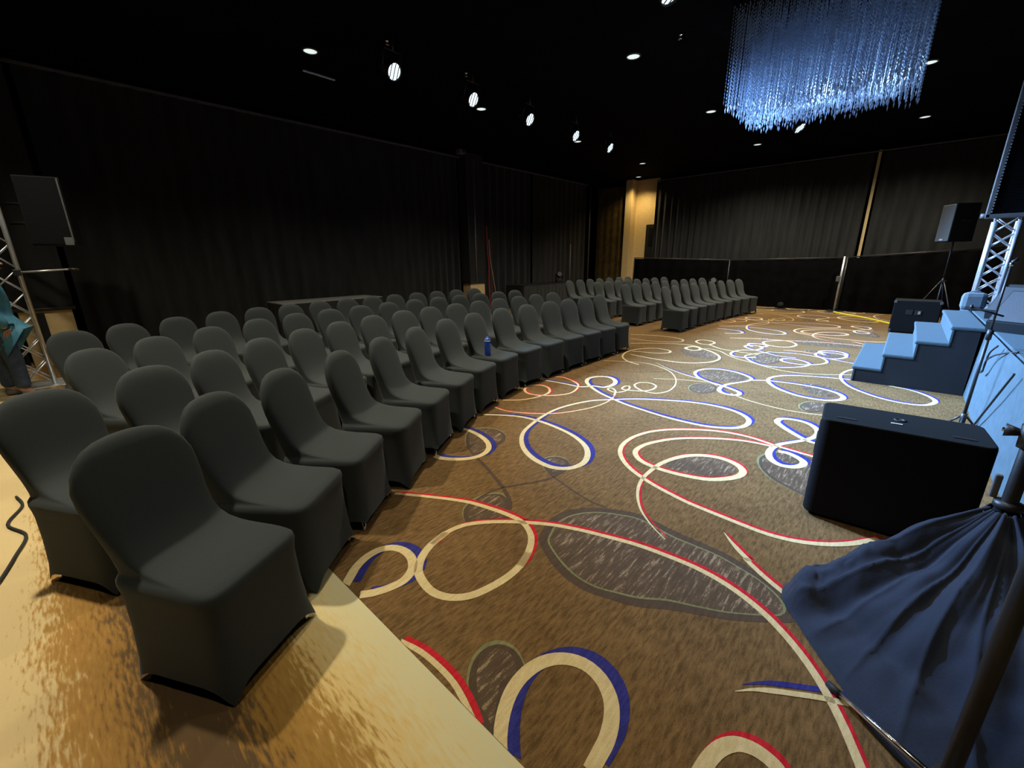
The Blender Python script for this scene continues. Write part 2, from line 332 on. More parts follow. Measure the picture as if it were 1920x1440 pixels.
# carpet pattern woven into the floor: ribbons with a coloured drop line, dark ovals, all in metres on the floor
RIBBONS = [
{"sh":"red","w":0.055,"taper":0,"p":[[-2.429,1.399],[-2.266,1.498],[-2.094,1.598],[-1.937,1.675],[-1.784,1.716],[-1.654,1.74],[-1.527,1.744],[-1.431,1.703],[-1.369,1.65],[-1.306,1.548],[-1.27,1.435]]},
{"sh":None,"w":0.055,"taper":0,"p":[[-1.306,1.548],[-1.27,1.435],[-1.264,1.322],[-1.28,1.215],[-1.314,1.11],[-1.38,1.037],[-1.468,1.002],[-1.562,1.01],[-1.652,1.043],[-1.726,1.119],[-1.777,1.227],[-1.798,1.356]]},
{"sh":"red","w":0.055,"taper":0,"p":[[-1.777,1.227],[-1.798,1.356],[-1.771,1.481],[-1.69,1.592],[-1.598,1.68],[-1.497,1.758],[-1.355,1.849],[-1.202,1.916],[-1.047,1.968],[-0.878,2.017],[-0.71,2.041],[-0.559,2.051],[-0.427,2.037],[-0.308,2.001],[-0.21,1.953],[-0.124,1.893],[-0.05,1.826],[0.005,1.765],[0.051,1.704],[0.089,1.645],[0.124,1.583],[0.153,1.523],[0.179,1.467],[0.199,1.412]]},
{"sh":"blue","w":0.062,"taper":0,"p":[[-0.687,0.676],[-0.726,0.713],[-0.772,0.765],[-0.812,0.829],[-0.84,0.907],[-0.844,0.991],[-0.822,1.071],[-0.769,1.138],[-0.694,1.174],[-0.611,1.167],[-0.541,1.123],[-0.5,1.062],[-0.476,0.986],[-0.471,0.923],[-0.468,0.867]]},
{"sh":"blue","w":0.055,"taper":0,"p":[[-1.844,0.727],[-1.881,0.774],[-1.931,0.838],[-1.964,0.926],[-1.958,1.007],[-1.91,1.065],[-1.825,1.087],[-1.742,1.068],[-1.679,1.019],[-1.65,0.947],[-1.661,0.875],[-1.688,0.806],[-1.729,0.748]]},
{"sh":"red","w":0.04,"taper":0,"p":[[-1.351,0.73],[-1.244,0.759],[-1.131,0.768],[-1.03,0.764],[-0.951,0.746],[-0.891,0.726],[-0.84,0.703]]},
{"sh":"red","w":0.055,"taper":0,"p":[[-0.203,1.074],[-0.199,1.122],[-0.191,1.173],[-0.173,1.226],[-0.139,1.271],[-0.097,1.291],[-0.058,1.293],[-0.021,1.282],[0.002,1.258]]},
{"sh":"blue","w":0.035,"taper":1,"p":[[-0.197,1.464],[-0.147,1.518],[-0.089,1.563],[-0.025,1.605],[0.038,1.645],[0.086,1.671],[0.143,1.698],[0.191,1.704]]},
{"sh":"blue","w":0.065,"taper":0,"p":[[-3.102,2.924],[-2.956,3.03],[-2.761,3.133],[-2.539,3.167],[-2.29,3.146],[-2.05,3.084],[-1.846,2.968],[-1.722,2.813],[-1.675,2.654],[-1.715,2.524],[-1.813,2.457],[-1.967,2.457],[-2.15,2.524],[-2.318,2.651],[-2.457,2.835],[-2.533,3.052],[-2.59,3.314],[-2.607,3.573],[-2.562,3.832],[-2.459,4.092],[-2.301,4.276],[-2.104,4.475],[-1.894,4.615],[-1.651,4.744],[-1.425,4.809],[-1.217,4.805],[-1.059,4.74],[-0.938,4.604],[-0.912,4.426],[-0.963,4.288],[-1.064,4.2],[-1.2,4.138],[-1.383,4.117],[-1.616,4.123],[-1.886,4.169],[-2.112,4.218],[-2.337,4.302],[-2.572,4.409],[-2.826,4.587],[-2.96,4.73],[-3.018,4.891],[-2.961,5.053],[-2.839,5.109],[-2.685,5.009],[-2.607,4.815],[-2.646,4.634],[-2.768,4.605],[-2.875,4.466],[-3.065,4.448],[-3.264,4.43],[-3.487,4.396]]},
{"sh":"blue","w":0.06,"taper":0,"p":[[-3.008,2.512],[-2.876,2.526],[-2.714,2.506],[-2.552,2.447],[-2.446,2.353],[-2.407,2.235],[-2.436,2.127],[-2.529,2.024],[-2.633,1.966],[-2.695,1.962]]},
{"sh":"red","w":0.03,"taper":0,"p":[[-3.186,3.173],[-2.985,3.172],[-2.736,3.287],[-2.539,3.457],[-2.424,3.656],[-2.335,3.906],[-2.311,4.146],[-2.351,4.386]]},
{"sh":None,"w":0.026,"taper":0,"p":[[-3.407,5.931],[-3.276,6.011],[-3.013,6.158],[-2.76,6.201],[-2.54,6.116],[-2.32,5.95],[-2.121,5.662],[-1.977,5.278],[-1.956,4.977],[-2.034,4.825],[-2.152,4.81],[-2.308,4.884],[-2.395,4.999],[-2.382,5.149],[-2.271,5.203],[-2.158,5.124],[-2.13,4.944],[-2.191,4.803],[-2.295,4.749],[-2.366,4.716],[-2.428,4.726],[-2.459,4.849],[-2.426,4.896],[-2.368,4.805],[-2.359,4.66],[-2.416,4.541],[-2.502,4.555],[-2.567,4.607],[-2.557,4.671],[-2.46,4.608],[-2.367,4.414]]},
{"sh":"red","w":0.035,"taper":0,"p":[[-3.274,3.411],[-3.104,3.58],[-3.036,3.799],[-3.045,4.003],[-3.179,4.16],[-3.318,4.184],[-3.406,4.09],[-3.363,3.91],[-3.222,3.808],[-3.064,3.834],[-2.915,3.961],[-2.829,4.145],[-2.875,4.373],[-2.968,4.531],[-3.143,4.636],[-3.34,4.684],[-3.425,4.646]]},
{"sh":"red","w":0.06,"taper":0,"p":[[-0.298,4.031],[-0.438,4.048],[-0.599,4.074],[-0.776,4.12],[-0.952,4.116],[-1.122,4.058],[-1.292,3.947],[-1.45,3.8],[-1.557,3.635],[-1.613,3.434],[-1.611,3.231],[-1.558,3.07],[-1.464,2.943],[-1.352,2.848],[-1.239,2.785],[-1.101,2.727],[-0.959,2.686],[-0.832,2.657],[-0.708,2.644],[-0.577,2.635],[-0.454,2.627],[-0.34,2.627],[-0.237,2.649],[-0.14,2.693],[-0.049,2.757],[0.039,2.844],[0.156,3.006]]},
{"sh":"red","w":0.06,"taper":2,"p":[[-0.602,4.034],[-0.752,4.02],[-0.909,3.963],[-1.109,3.83],[-1.297,3.654],[-1.411,3.465],[-1.465,3.3],[-1.459,3.156],[-1.381,3.049],[-1.285,3.002],[-1.175,2.989],[-1.045,2.998],[-0.93,3.027],[-0.823,3.073],[-0.733,3.164],[-0.674,3.266],[-0.665,3.361],[-0.711,3.441],[-0.786,3.487],[-0.886,3.499],[-0.985,3.464],[-1.081,3.38],[-1.15,3.258],[-1.198,3.094],[-1.209,2.913],[-1.199,2.749],[-1.158,2.599],[-1.1,2.478],[-1.023,2.366],[-0.934,2.28],[-0.852,2.219],[-0.775,2.172]]},
{"sh":"red","w":0.05,"taper":1,"p":[[-0.537,2.471],[-0.48,2.408],[-0.409,2.341],[-0.356,2.297],[-0.379,2.307],[-0.298,2.241],[-0.226,2.193],[-0.16,2.155]]},
{"sh":"blue","w":0.06,"taper":0,"p":[[-0.292,4.361],[-0.364,4.358],[-0.457,4.418],[-0.55,4.51],[-0.653,4.628],[-0.708,4.726],[-0.694,4.841],[-0.605,4.892],[-0.496,4.884],[-0.403,4.796],[-0.357,4.655],[-0.372,4.492],[-0.427,4.362],[-0.502,4.237],[-0.566,4.123],[-0.601,3.979],[-0.59,3.827],[-0.537,3.721],[-0.471,3.683],[-0.399,3.708],[-0.348,3.791],[-0.35,3.868],[-0.409,3.933],[-0.485,3.971],[-0.544,3.955]]},
{"sh":"blue","w":0.06,"taper":1,"p":[[-2.709,6.349],[-2.441,6.127],[-2.127,5.939],[-1.889,5.845],[-1.685,5.76],[-1.511,5.682],[-1.377,5.605],[-1.269,5.516],[-1.255,5.409],[-1.321,5.352],[-1.417,5.368],[-1.486,5.453],[-1.511,5.628],[-1.474,5.833],[-1.391,6.002],[-1.321,6.171],[-1.327,6.295],[-1.436,6.429],[-1.602,6.528],[-1.811,6.553],[-1.965,6.444],[-2.031,6.246],[-2.003,6.072],[-1.887,5.891],[-1.703,5.762],[-1.572,5.669]]},
{"sh":None,"w":0.03,"taper":0,"p":[[-1.337,5.408],[-1.124,5.27],[-0.917,5.202],[-0.718,5.172],[-0.538,5.191],[-0.37,5.241]]},
{"sh":"blue","w":0.07,"taper":0,"p":[[-0.315,7.093],[-0.569,7.008],[-0.801,6.92],[-1.013,6.768],[-1.131,6.55],[-1.138,6.352],[-1.042,6.12],[-0.89,5.947],[-0.702,5.828],[-0.528,5.813],[-0.406,5.854],[-0.309,5.988],[-0.301,6.105],[-0.373,6.247],[-0.517,6.339],[-0.69,6.381],[-0.939,6.369],[-1.161,6.314],[-1.326,6.192]]},
{"sh":"blue","w":0.06,"taper":0,"p":[[-0.267,7.888],[-0.359,7.742],[-0.432,7.419],[-0.427,7.117],[-0.311,6.717],[-0.135,6.474],[0.053,6.321],[0.237,6.273],[0.384,6.32],[0.473,6.476],[0.491,6.613],[0.42,6.811],[0.279,6.969],[0.077,7.047]]},
{"sh":None,"w":0.025,"taper":0,"p":[[-2.338,5.438],[-2.086,5.598],[-1.821,5.703],[-1.635,5.761]]},
{"sh":None,"w":0.035,"taper":0,"p":[[-0.325,7.396],[-0.591,7.19],[-0.824,7.068],[-1.062,7.032],[-1.346,7.155],[-1.566,7.307],[-1.789,7.42],[-2.01,7.623],[-2.215,7.873],[-2.378,7.961],[-2.52,7.967]]},
{"sh":"blue","w":0.05,"taper":0,"p":[[-1.548,8.353],[-1.715,8.004],[-1.775,7.751],[-1.704,7.553],[-1.555,7.339],[-1.397,7.221],[-1.186,7.236],[-0.992,7.399],[-0.887,7.595],[-0.878,7.768],[-0.971,7.921],[-1.147,7.993],[-1.26,7.899],[-1.25,7.748],[-1.143,7.661],[-0.947,7.654],[-0.795,7.782],[-0.701,7.974],[-0.701,8.148],[-0.802,8.369],[-0.999,8.464],[-1.231,8.475],[-1.548,8.353]]},
{"sh":"blue","w":0.05,"taper":0,"p":[[-1.615,7.754],[-1.759,7.609],[-1.904,7.618],[-2.007,7.761],[-2.02,8.034],[-1.927,8.259],[-1.796,8.337],[-1.723,8.625],[-1.797,8.802],[-1.96,8.783],[-2.007,8.629],[-1.899,8.449],[-1.684,8.312],[-1.356,8.1],[-1.111,8.111]]},
{"sh":None,"w":0.04,"taper":0,"p":[[-0.354,9.864],[-0.623,9.849],[-1.026,9.803],[-1.434,9.643],[-1.749,9.297],[-1.835,8.969],[-1.726,8.733],[-1.573,8.672],[-1.381,8.755],[-1.297,8.977],[-1.326,9.271],[-1.465,9.443]]},
{"sh":"blue","w":0.05,"taper":0,"p":[[-0.369,8.23],[-0.48,8.274],[-0.658,8.352],[-0.85,8.457],[-0.923,8.662],[-0.863,8.85],[-0.685,8.928],[-0.541,8.845],[-0.508,8.677],[-0.599,8.451],[-0.73,8.366]]},
{"sh":None,"w":0.035,"taper":0,"p":[[-3.379,9.179],[-2.885,9.12],[-2.514,9.186],[-2.083,9.424],[-1.768,9.606],[-1.434,9.643]]},
{"sh":None,"w":0.045,"taper":0,"p":[[-1.633,8.003],[-1.951,8.019],[-2.288,8.112],[-2.547,8.333],[-2.698,8.345],[-2.863,8.527],[-2.843,8.765],[-2.663,8.764],[-2.54,8.614],[-2.556,8.36]]},
{"sh":None,"w":0.06,"taper":0,"p":[[-3.766,7.555],[-3.35,7.896],[-2.906,8.088],[-2.624,7.992],[-2.531,7.759],[-2.6,7.657],[-2.734,7.698],[-2.788,7.809],[-2.721,7.992],[-2.488,7.871],[-2.267,7.685],[-2.088,7.425],[-2.029,7.133],[-2.119,6.843],[-2.35,6.626],[-2.653,6.575],[-3.005,6.595],[-3.299,6.647]]},
{"sh":None,"w":0.045,"taper":0,"p":[[-2.857,6.052],[-3.051,6.121],[-3.294,6.355],[-3.445,6.781],[-3.398,7.149],[-3.183,7.404],[-2.917,7.365],[-2.849,7.203],[-2.968,7.033],[-3.183,6.968],[-3.399,6.892]]},
{"sh":None,"w":0.045,"taper":0,"p":[[-4.226,8.449],[-3.836,8.658],[-3.413,8.691],[-3.14,8.561],[-3.084,8.347],[-3.207,8.191],[-3.551,8.037],[-4.001,8.012]]}]
OVALS = [
{"k":"ring","p":[[-1.373,1.754],[-1.409,1.884],[-1.383,2.031],[-1.289,2.166],[-1.162,2.252],[-1.024,2.31],[-0.733,2.29],[-0.596,2.287],[-0.456,2.276],[-0.321,2.237],[-0.22,2.199],[-0.128,2.133],[-0.083,2.066],[-0.091,1.995],[-0.175,1.915],[-0.29,1.824],[-0.413,1.752],[-0.542,1.682],[-0.669,1.596],[-0.802,1.546],[-0.899,1.518],[-1.023,1.521],[-1.134,1.555],[-1.251,1.615],[-1.338,1.678]]},
{"k":"plain","p":[[-1.176,3.097],[-1.143,3.241],[-1.054,3.369],[-0.946,3.446],[-0.84,3.456],[-0.744,3.412],[-0.712,3.349],[-0.723,3.266],[-0.792,3.163],[-0.906,3.077],[-1.022,3.048],[-1.127,3.062]]},
{"k":"sage","p":[[-0.608,3.864],[-0.647,3.759],[-0.627,3.61],[-0.563,3.48],[-0.476,3.384],[-0.385,3.33],[-0.293,3.285],[-0.222,3.252],[-0.157,3.357],[-0.204,3.736],[-0.29,3.971],[-0.456,4.032]]},
{"k":"sage","p":[[-0.986,0.794],[-1.034,0.846],[-1.064,0.911],[-1.061,0.978],[-1.027,1.026],[-0.967,1.046],[-0.906,1.031],[-0.861,1.0],[-0.858,0.946],[-0.847,0.857],[-0.811,0.783],[-0.781,0.727],[-0.826,0.731],[-0.878,0.738]]},
{"k":"sage","p":[[-2.763,2.361],[-2.888,2.515],[-2.864,2.648],[-2.736,2.731],[-2.576,2.705],[-2.47,2.592],[-2.439,2.451],[-2.432,2.278],[-2.461,2.188],[-2.616,2.251]]},
{"k":"sage","p":[[-1.955,2.486],[-1.971,2.574],[-1.907,2.651],[-1.799,2.643],[-1.731,2.547],[-1.707,2.423],[-1.757,2.361],[-1.851,2.387]]},
{"k":"sage","p":[[-1.915,1.587],[-1.953,1.689],[-1.946,1.81],[-1.872,1.904],[-1.768,1.879],[-1.643,1.776],[-1.604,1.687],[-1.694,1.596],[-1.782,1.506]]},
{"k":"plain","p":[[-1.968,6.121],[-1.903,6.373],[-1.756,6.497],[-1.566,6.461],[-1.393,6.328],[-1.343,6.195],[-1.415,6.031],[-1.553,5.931],[-1.719,5.919],[-1.862,5.976]]},
{"k":"sage","p":[[-1.826,5.336],[-1.829,5.531],[-1.741,5.671],[-1.598,5.647],[-1.516,5.487],[-1.532,5.29],[-1.633,5.169],[-1.754,5.21]]},
{"k":"sage","p":[[-0.644,5.436],[-0.615,5.612],[-0.54,5.708],[-0.438,5.703],[-0.394,5.535],[-0.439,5.33],[-0.524,5.257],[-0.607,5.323]]},
{"k":"plain","p":[[-0.76,6.361],[-0.667,6.519],[-0.512,6.532],[-0.386,6.377],[-0.357,6.225],[-0.45,6.01],[-0.597,6.021],[-0.703,6.18]]},
{"k":"sage","p":[[-1.643,8.133],[-1.548,8.353],[-1.367,8.157],[-1.27,7.853],[-1.268,7.556],[-1.356,7.367],[-1.503,7.359],[-1.639,7.607]]},
{"k":"plain","p":[[-2.794,7.541],[-2.729,7.748],[-2.504,7.782],[-2.267,7.615],[-2.097,7.352],[-2.214,7.127],[-2.469,7.174],[-2.672,7.349]]},
{"k":"plain","p":[[-0.915,8.669],[-0.683,8.903],[-0.546,8.801],[-0.604,8.496],[-0.768,8.384],[-0.874,8.502]]}]
DLINES = [
{"w":0.055,"p":[[-2.642,2.274],[-2.439,2.186],[-2.245,2.116],[-2.051,2.034],[-1.861,1.944],[-1.717,1.841],[-1.629,1.713]]},
{"w":0.03,"p":[[-1.932,1.764],[-1.922,1.921],[-1.852,2.061],[-1.772,2.196],[-1.726,2.32],[-1.721,2.464],[-1.746,2.591]]},
{"w":0.03,"p":[[-1.767,2.353],[-1.585,2.296],[-1.426,2.253],[-1.304,2.233],[-1.205,2.24]]},
{"w":0.03,"p":[[-3.643,5.631],[-3.151,5.498],[-2.784,5.559],[-2.427,5.86],[-2.16,6.207],[-2.008,6.722],[-2.016,7.288],[-2.152,7.652]]},
{"w":0.02,"p":[[-2.085,5.282],[-1.831,5.499],[-1.581,5.663],[-1.145,5.803]]}]
WK = 0.86
def smooth_path(pts, closed=False, step=0.02, maxn=2000):
    P = [Vector((p[0], p[1])) for p in pts]
    n = len(P)
    out = []
    rng = range(n) if closed else range(n - 1)
    for i in rng:
        p0 = P[(i - 1) % n] if (closed or i > 0) else P[i] * 2 - P[i + 1]
        p1, p2 = P[i], P[(i + 1) % n]
        p3 = P[(i + 2) % n] if (closed or i + 2 < n) else P[i + 1] * 2 - P[i]
        # centripetal Catmull-Rom
        d1 = max((p1 - p0).length, 1e-4) ** 0.5; d2 = max((p2 - p1).length, 1e-4) ** 0.5; d3 = max((p3 - p2).length, 1e-4) ** 0.5
        m1 = (p1 - p0) / d1 - (p2 - p0) / (d1 + d2) + (p2 - p1) / d2
        m2 = (p2 - p1) / d2 - (p3 - p1) / (d2 + d3) + (p3 - p2) / d3
        m1, m2 = m1 * d2, m2 * d2
        k = max(3, int((p2 - p1).length / 0.035))
        for j in range(k):
            t = j / k
            h00, h10, h01, h11 = 2*t**3 - 3*t**2 + 1, t**3 - 2*t**2 + t, -2*t**3 + 3*t**2, t**3 - t**2
            out.append(p1 * h00 + m1 * h10 + p2 * h01 + m2 * h11)
    if not closed:
        out.append(P[-1])
    return out
def ribbon_mesh(name, pts, w, z, taper, shift=(0, 0)):
    S = smooth_path(pts)
    n = len(S)
    # direction-dependent pen: broad strokes one way, thin the other (calligraphic line)
    mb = MB(); vs_, fs = [], []
    L = [0.0]
    for i in range(1, n): L.append(L[-1] + (S[i] - S[i - 1]).length)
    tot = max(L[-1], 1e-6)
    # curvature-driven swell: tight turns are drawn thicker
    raw = []
    for i in range(n):
        a, b = max(0, i - 6), min(n - 1, i + 6)
        t1 = S[i] - S[a]; t2 = S[b] - S[i]
        ang = 0.0
        if t1.length > 1e-5 and t2.length > 1e-5:
            ang = abs(t1.angle(t2)) / ((t1.length + t2.length) / 2)
        raw.append(min(ang, 6.0))
    for i in range(n):
        a, b = max(0, i - 14), min(n, i + 15)
        k = sum(raw[a:b]) / (b - a)
        wi = w * WK * (0.55 + 0.13 * min(k, 4.0))
        f = L[i] / tot
        if taper in (1, 3): wi *= min(1.0, 0.15 + f * 3.0)
        if taper in (2, 3): wi *= min(1.0, 0.15 + (1 - f) * 3.5)
        t = (S[min(i + 1, n - 1)] - S[max(i - 1, 0)])
        t = t.normalized() if t.length > 1e-6 else Vector((1, 0))
        nn = Vector((-t.y, t.x))
        for s_ in (-0.5, 0.5):
            p = S[i] + nn * wi * s_ + Vector(shift)
            vs_.append((p.x, max(p.y, EDGE_Y + 0.0005), z))
    fs = [(2 * i, 2 * i + 1, 2 * i + 3, 2 * i + 2) for i in range(n - 1)]
    return mb.add(vs_, fs).mesh(name)
def poly_mesh(name, pts, z, grow=0.0):
    S = smooth_path(pts, closed=True)
    c = sum(S, Vector((0, 0))) / len(S)
    vs_ = [(c.x, max(c.y, EDGE_Y), z)]
    for p in S:
        d = p - c
        q = c + d * max(0.05, (1 + grow / max(d.length, 1e-4)))
        vs_.append((q.x, max(q.y, EDGE_Y + 0.0005), z))
    n = len(S)
    return MB().add(vs_, [(0, 1 + i, 1 + (i + 1) % n) for i in range(n)]).mesh(name)
PERIOD = 7.95
TILES = (0, 1)
def on_floor(name, me, m):
    for k in TILES:
        o = link(name, me, m, floor)
        o.location = (-0.05 * k, PERIOD * k, 0)
for o_ in OVALS:
    if o_['k'] == 'ring':
        on_floor('carpet_oval_rim', poly_mesh('carpet_oval_rim', o_['p'], 0.0006), M['dark_line'])
        on_floor('carpet_oval_line', poly_mesh('carpet_oval_line', o_['p'], 0.0009, -0.055), M['sage'])
        on_floor('carpet_oval', poly_mesh('carpet_oval', o_['p'], 0.0012, -0.068), M['dark_oval'])
    elif o_['k'] == 'sage':
        on_floor('carpet_oval_line', poly_mesh('carpet_oval_line', o_['p'], 0.0006), M['sage'])
        on_floor('carpet_oval_rim', poly_mesh('carpet_oval_rim', [(p[0] + 0.012, p[1] - 0.008) for p in o_['p']], 0.0009, -0.006), M['dark_line'])
        on_floor('carpet_oval', poly_mesh('carpet_oval', o_['p'], 0.0012, -0.04), M['dark_oval'])
    else:
        on_floor('carpet_oval', poly_mesh('carpet_oval', o_['p'], 0.0012), M['dark_oval'])
for d_ in DLINES:
    on_floor('carpet_thin_line', ribbon_mesh('carpet_thin_line', d_['p'], d_['w'], 0.0010, 0), M['dark_line'])
for r_ in RIBBONS:
    if min(p[1] for p in r_['p']) > 8.6:
        continue
    if r_['sh']:
        sh = {'blue': (0.014, 0.050), 'red': (0.004, 0.026)}[r_['sh']]
        on_floor('carpet_swirl_shade', ribbon_mesh('carpet_swirl_shade', r_['p'], r_['w'], 0.0016, r_['taper'], sh), M[r_['sh']])
    on_floor('carpet_swirl', ribbon_mesh('carpet_swirl', r_['p'], r_['w'], 0.0022, r_['taper']), M['cream'])
ROWS_A = [[(-1.872, 0.243, 28), (-2.211, 0.64, 38), (-2.476, 1.061, 37), (-2.712, 1.542, 36), (-2.972, 2.027, 32), (-3.207, 2.535, 27), (-3.421, 3.06, 20), (-3.573, 3.6, 13), (-3.652, 4.153, 6), (-3.688, 4.707, 2), (-3.705, 5.245, 0), (-3.715, 5.755, 0), (-3.725, 6.255, 0), (-3.725, 6.755, 0)], [(-2.937, 0.018, 27.1), (-3.18, 0.492, 30.8), (-3.483, 0.932, 34.1), (-3.756, 1.342, 30.6), (-3.981, 1.774, 26.0), (-4.186, 2.223, 22.6), (-4.367, 2.7, 18.0), (-4.501, 3.191, 12.4), (-4.581, 3.677, 7.9), (-4.636, 4.174, 5.4), (-4.675, 4.679, 4.3), (-4.713, 5.183, 3.2), (-4.732, 5.689, 2.1), (-4.75, 6.203, 1.0), (-4.75, 6.717, -0.0)], [(-4.305, 0.344, 36.3), (-4.609, 0.758, 33.8), (-4.9, 1.232, 29.9), (-5.171, 1.737, 24.9), (-5.357, 2.214, 18.3), (-5.482, 2.681, 13.0), (-5.576, 3.172, 10.8), (-5.679, 3.712, 9.3), (-5.752, 4.243, 6.0), (-5.789, 4.756, 3.1), (-5.807, 5.268, 1.6), (-5.817, 5.774, 0.5), (-5.817, 6.283, -0.0), (-5.817, 6.795, -0.0)], [(-5.683, 0.245, 29.1), (-5.93, 0.69, 28.5), (-6.18, 1.162, 26.4), (-6.414, 1.665, 21.1), (-6.555, 2.135, 15.0), (-6.67, 2.624, 13.4), (-6.791, 3.125, 11.6), (-6.873, 3.61, 7.9), (-6.928, 4.115, 5.2), (-6.965, 4.624, 3.1), (-6.983, 5.132, 1.0), (-6.983, 5.647, -0.0), (-6.983, 6.166, -0.0), (-6.983, 6.686, -0.0)]]
ROWS_B = [(-3.72, 9.57, -10, 9, 0.55), (-4.87, 9.85, -10, 9, 0.55), (-6.05, 10.5, -8, 8, 0.55), (-7.2, 10.8, -8, 7, 0.55)]
DLW = {(2, 0): 0.4, (2, 1): 0.45, (2, 3): 0.5, (2, 4): 1.7, (1, 4): 2.0, (1, 0): 1.75, (1, 1): 1.6, (1, 2): 1.0, (0, 0): 0.85, (0, 1): 0.9, (0, 2): 0.95, (0, 3): 1.0, (0, 4): 0.9}
SPOT_ANG = 60
SPOT_TX = 0.9
CHAN_W = 13.0
BOTTLE = (-3.56, 3.46, 0.492)
CLOTH_BASE = [(-0.17, 2.22), (-0.16, 2.10), (-0.08, 1.98), (0.0, 1.87), (0.10, 1.75), (0.2, 1.62), (0.42, 1.50), (0.75, 1.55), (0.95, 1.9), (0.9, 2.4), (0.72, 2.75), (0.45, 2.85), (0.2, 2.66), (0.02, 2.42), (-0.10, 2.30)]
# ------------------------------------------------------------------ ceiling lights
def lamp_spot(name, loc, target, energy, col, size, blend, radius, parent=None):
    d = bpy.data.lights.new(name, 'SPOT')
    d.energy, d.color, d.spot_size, d.spot_blend, d.shadow_soft_size = energy, col, size, blend, radius
    o = bpy.data.objects.new(name, d)
    COL.objects.link(o)
    o.location = loc
    o.rotation_euler = (Vector(target) - Vector(loc)).to_track_quat('-Z', 'Y').to_euler()
    if parent is not None:
        o.parent = parent
        o.matrix_parent_inverse = parent.matrix_world.inverted()
    return o
dl_names = {}
def downlight(x, y, label, w=DOWN_W, col=DOWN_C, group='recessed ceiling downlights', ang=118):
    t = empty('downlight', (x, y, ZC))
    tag(t, label, 'ceiling light', group)
    MB().lathe([(0.115, 0.0), (0.115, -0.012), (0.098, -0.016), (0.094, -0.004)], n=28).build('trim_ring', M['rail'], t)
    MB().lathe([(0.0, -0.006), (0.094, -0.006)], n=28).build('diffuser', M['downlight'], t)
    d = bpy.data.lights.new('downlight_lamp', 'SPOT')
    d.energy, d.color, d.spot_size, d.spot_blend, d.shadow_soft_size = w, col, R(ang), (1.0 if ang < 130 else 0.8), 0.09
    lo = bpy.data.objects.new('downlight_lamp', d)
    COL.objects.link(lo); lo.parent = t; lo.location = (0, 0, -0.03)
    return t
RX = {0: (-7.23, 'nearest the left curtain'), 1: (-3.80, 'in the middle line'), 2: (-0.38, 'in the line nearest the stage')}
RY = [-0.10, 3.50, 7.03, 10.60, 14.44]
ORD = ['first', 'second', 'third', 'fourth', 'fifth', 'sixth', 'seventh', 'eighth', 'ninth', 'tenth', 'eleventh', 'twelfth', 'thirteenth', 'fourteenth', 'fifteenth', 'sixteenth']
for ix, (x, where) in RX.items():
    for iy, y in enumerate(RY):
        if ix == 2 and iy == 2:
            continue                      # the chandelier hangs there
        downlight(x, y, f'round recessed downlight, {ORD[iy]} from the camera end {where}', w=DOWN_W * DLW.get((ix, iy), 1.0), ang=(152 if (iy == 4 and ix) else 128 if ix == 0 else 118))
# the warm one that washes the tan alcove
downlight(-8.45, 16.62, 'warm recessed downlight over the tan alcove in the far corner', w=190, col=(1.0, 0.74, 0.34), ang=130)

def stage_spot(x, y, z, target, label, energy=SPOT_W, group='stage spots along the ceiling'):
    loc = Vector((x, y, z))
    d = (Vector(target) - loc).normalized()
    q = d.to_track_quat('Z', 'Y').to_matrix().to_4x4()
    t = empty('stage_spotlight', loc)
    tag(t, label, 'spotlight', group)
    MB().lathe([(0.0, -0.26), (0.07, -0.25), (0.09, -0.20), (0.118, -0.04), (0.118, 0.02), (0.108, 0.02), (0.104, -0.01)], n=24, M=q).build('housing', M['plastic'], t)
    MB().lathe([(0.0, 0.0), (0.106, -0.003)], n=24, M=q).build('lens', M['spot_lens'], t)
    lv = MB()
    for k in (-0.06, 0.0, 0.06):
        h = math.sqrt(0.103 ** 2 - k * k)
        lv.box((0, 0, 0), (0.009, 2 * h, 0.012), M=q @ Matrix.Translation((k, 0, 0.008)))
    lv.build('louvre', M['plastic'], t)
    hgt = ZC - z
    mb = MB()
    side = d.cross(Vector((0, 0, 1))).normalized()
    for s_ in (-1, 1):
        mb.tube([side * 0.145 * s_ + d * -0.08, side * 0.145 * s_ + Vector((0, 0, hgt * 0.6))], 0.009, 6)
    mb.tube([side * -0.145 + Vector((0, 0, hgt * 0.6)), side * 0.145 + Vector((0, 0, hgt * 0.6))], 0.009, 6)
    mb.tube([Vector((0, 0, hgt * 0.6)), Vector((0, 0, hgt))], 0.016, 8)
    mb.build('yoke', M['plastic'], t)
    dd = bpy.data.lights.new('spot_lamp', 'SPOT')
    dd.energy, dd.color, dd.spot_size, dd.spot_blend, dd.shadow_soft_size = energy, SPOT_C, R(SPOT_ANG), 0.85, 0.10
    lo = bpy.data.objects.new('spot_lamp', dd)
    COL.objects.link(lo); lo.parent = t
    lo.location = d * 0.05
    lo.rotation_euler = d.to_track_quat('-Z', 'Y').to_euler()
for i, (y, ty) in enumerate([(4.11, 4.6), (5.65, 6.0), (7.14, 7.4), (8.72, 8.8), (10.21, 10.2)]):
    stage_spot(-6.0, y, 4.2, (SPOT_TX, ty, 0.3), f'bright louvred stage spot, {ORD[i]} from the camera in the glowing line')
stage_spot(-2.33, 5.02, 4.2, (0.4, 4.6, 0.2), 'bright spot at the top edge, above the middle of the floor', energy=SPOT_W * 0.12, group='stage spots near the chandelier')
stage_spot(-2.27, 11.58, 4.2, (0.9, 10.4, 0.6), 'bright spot seen just under the crystal chandelier', energy=SPOT_W * 0.15, group='stage spots near the chandelier')

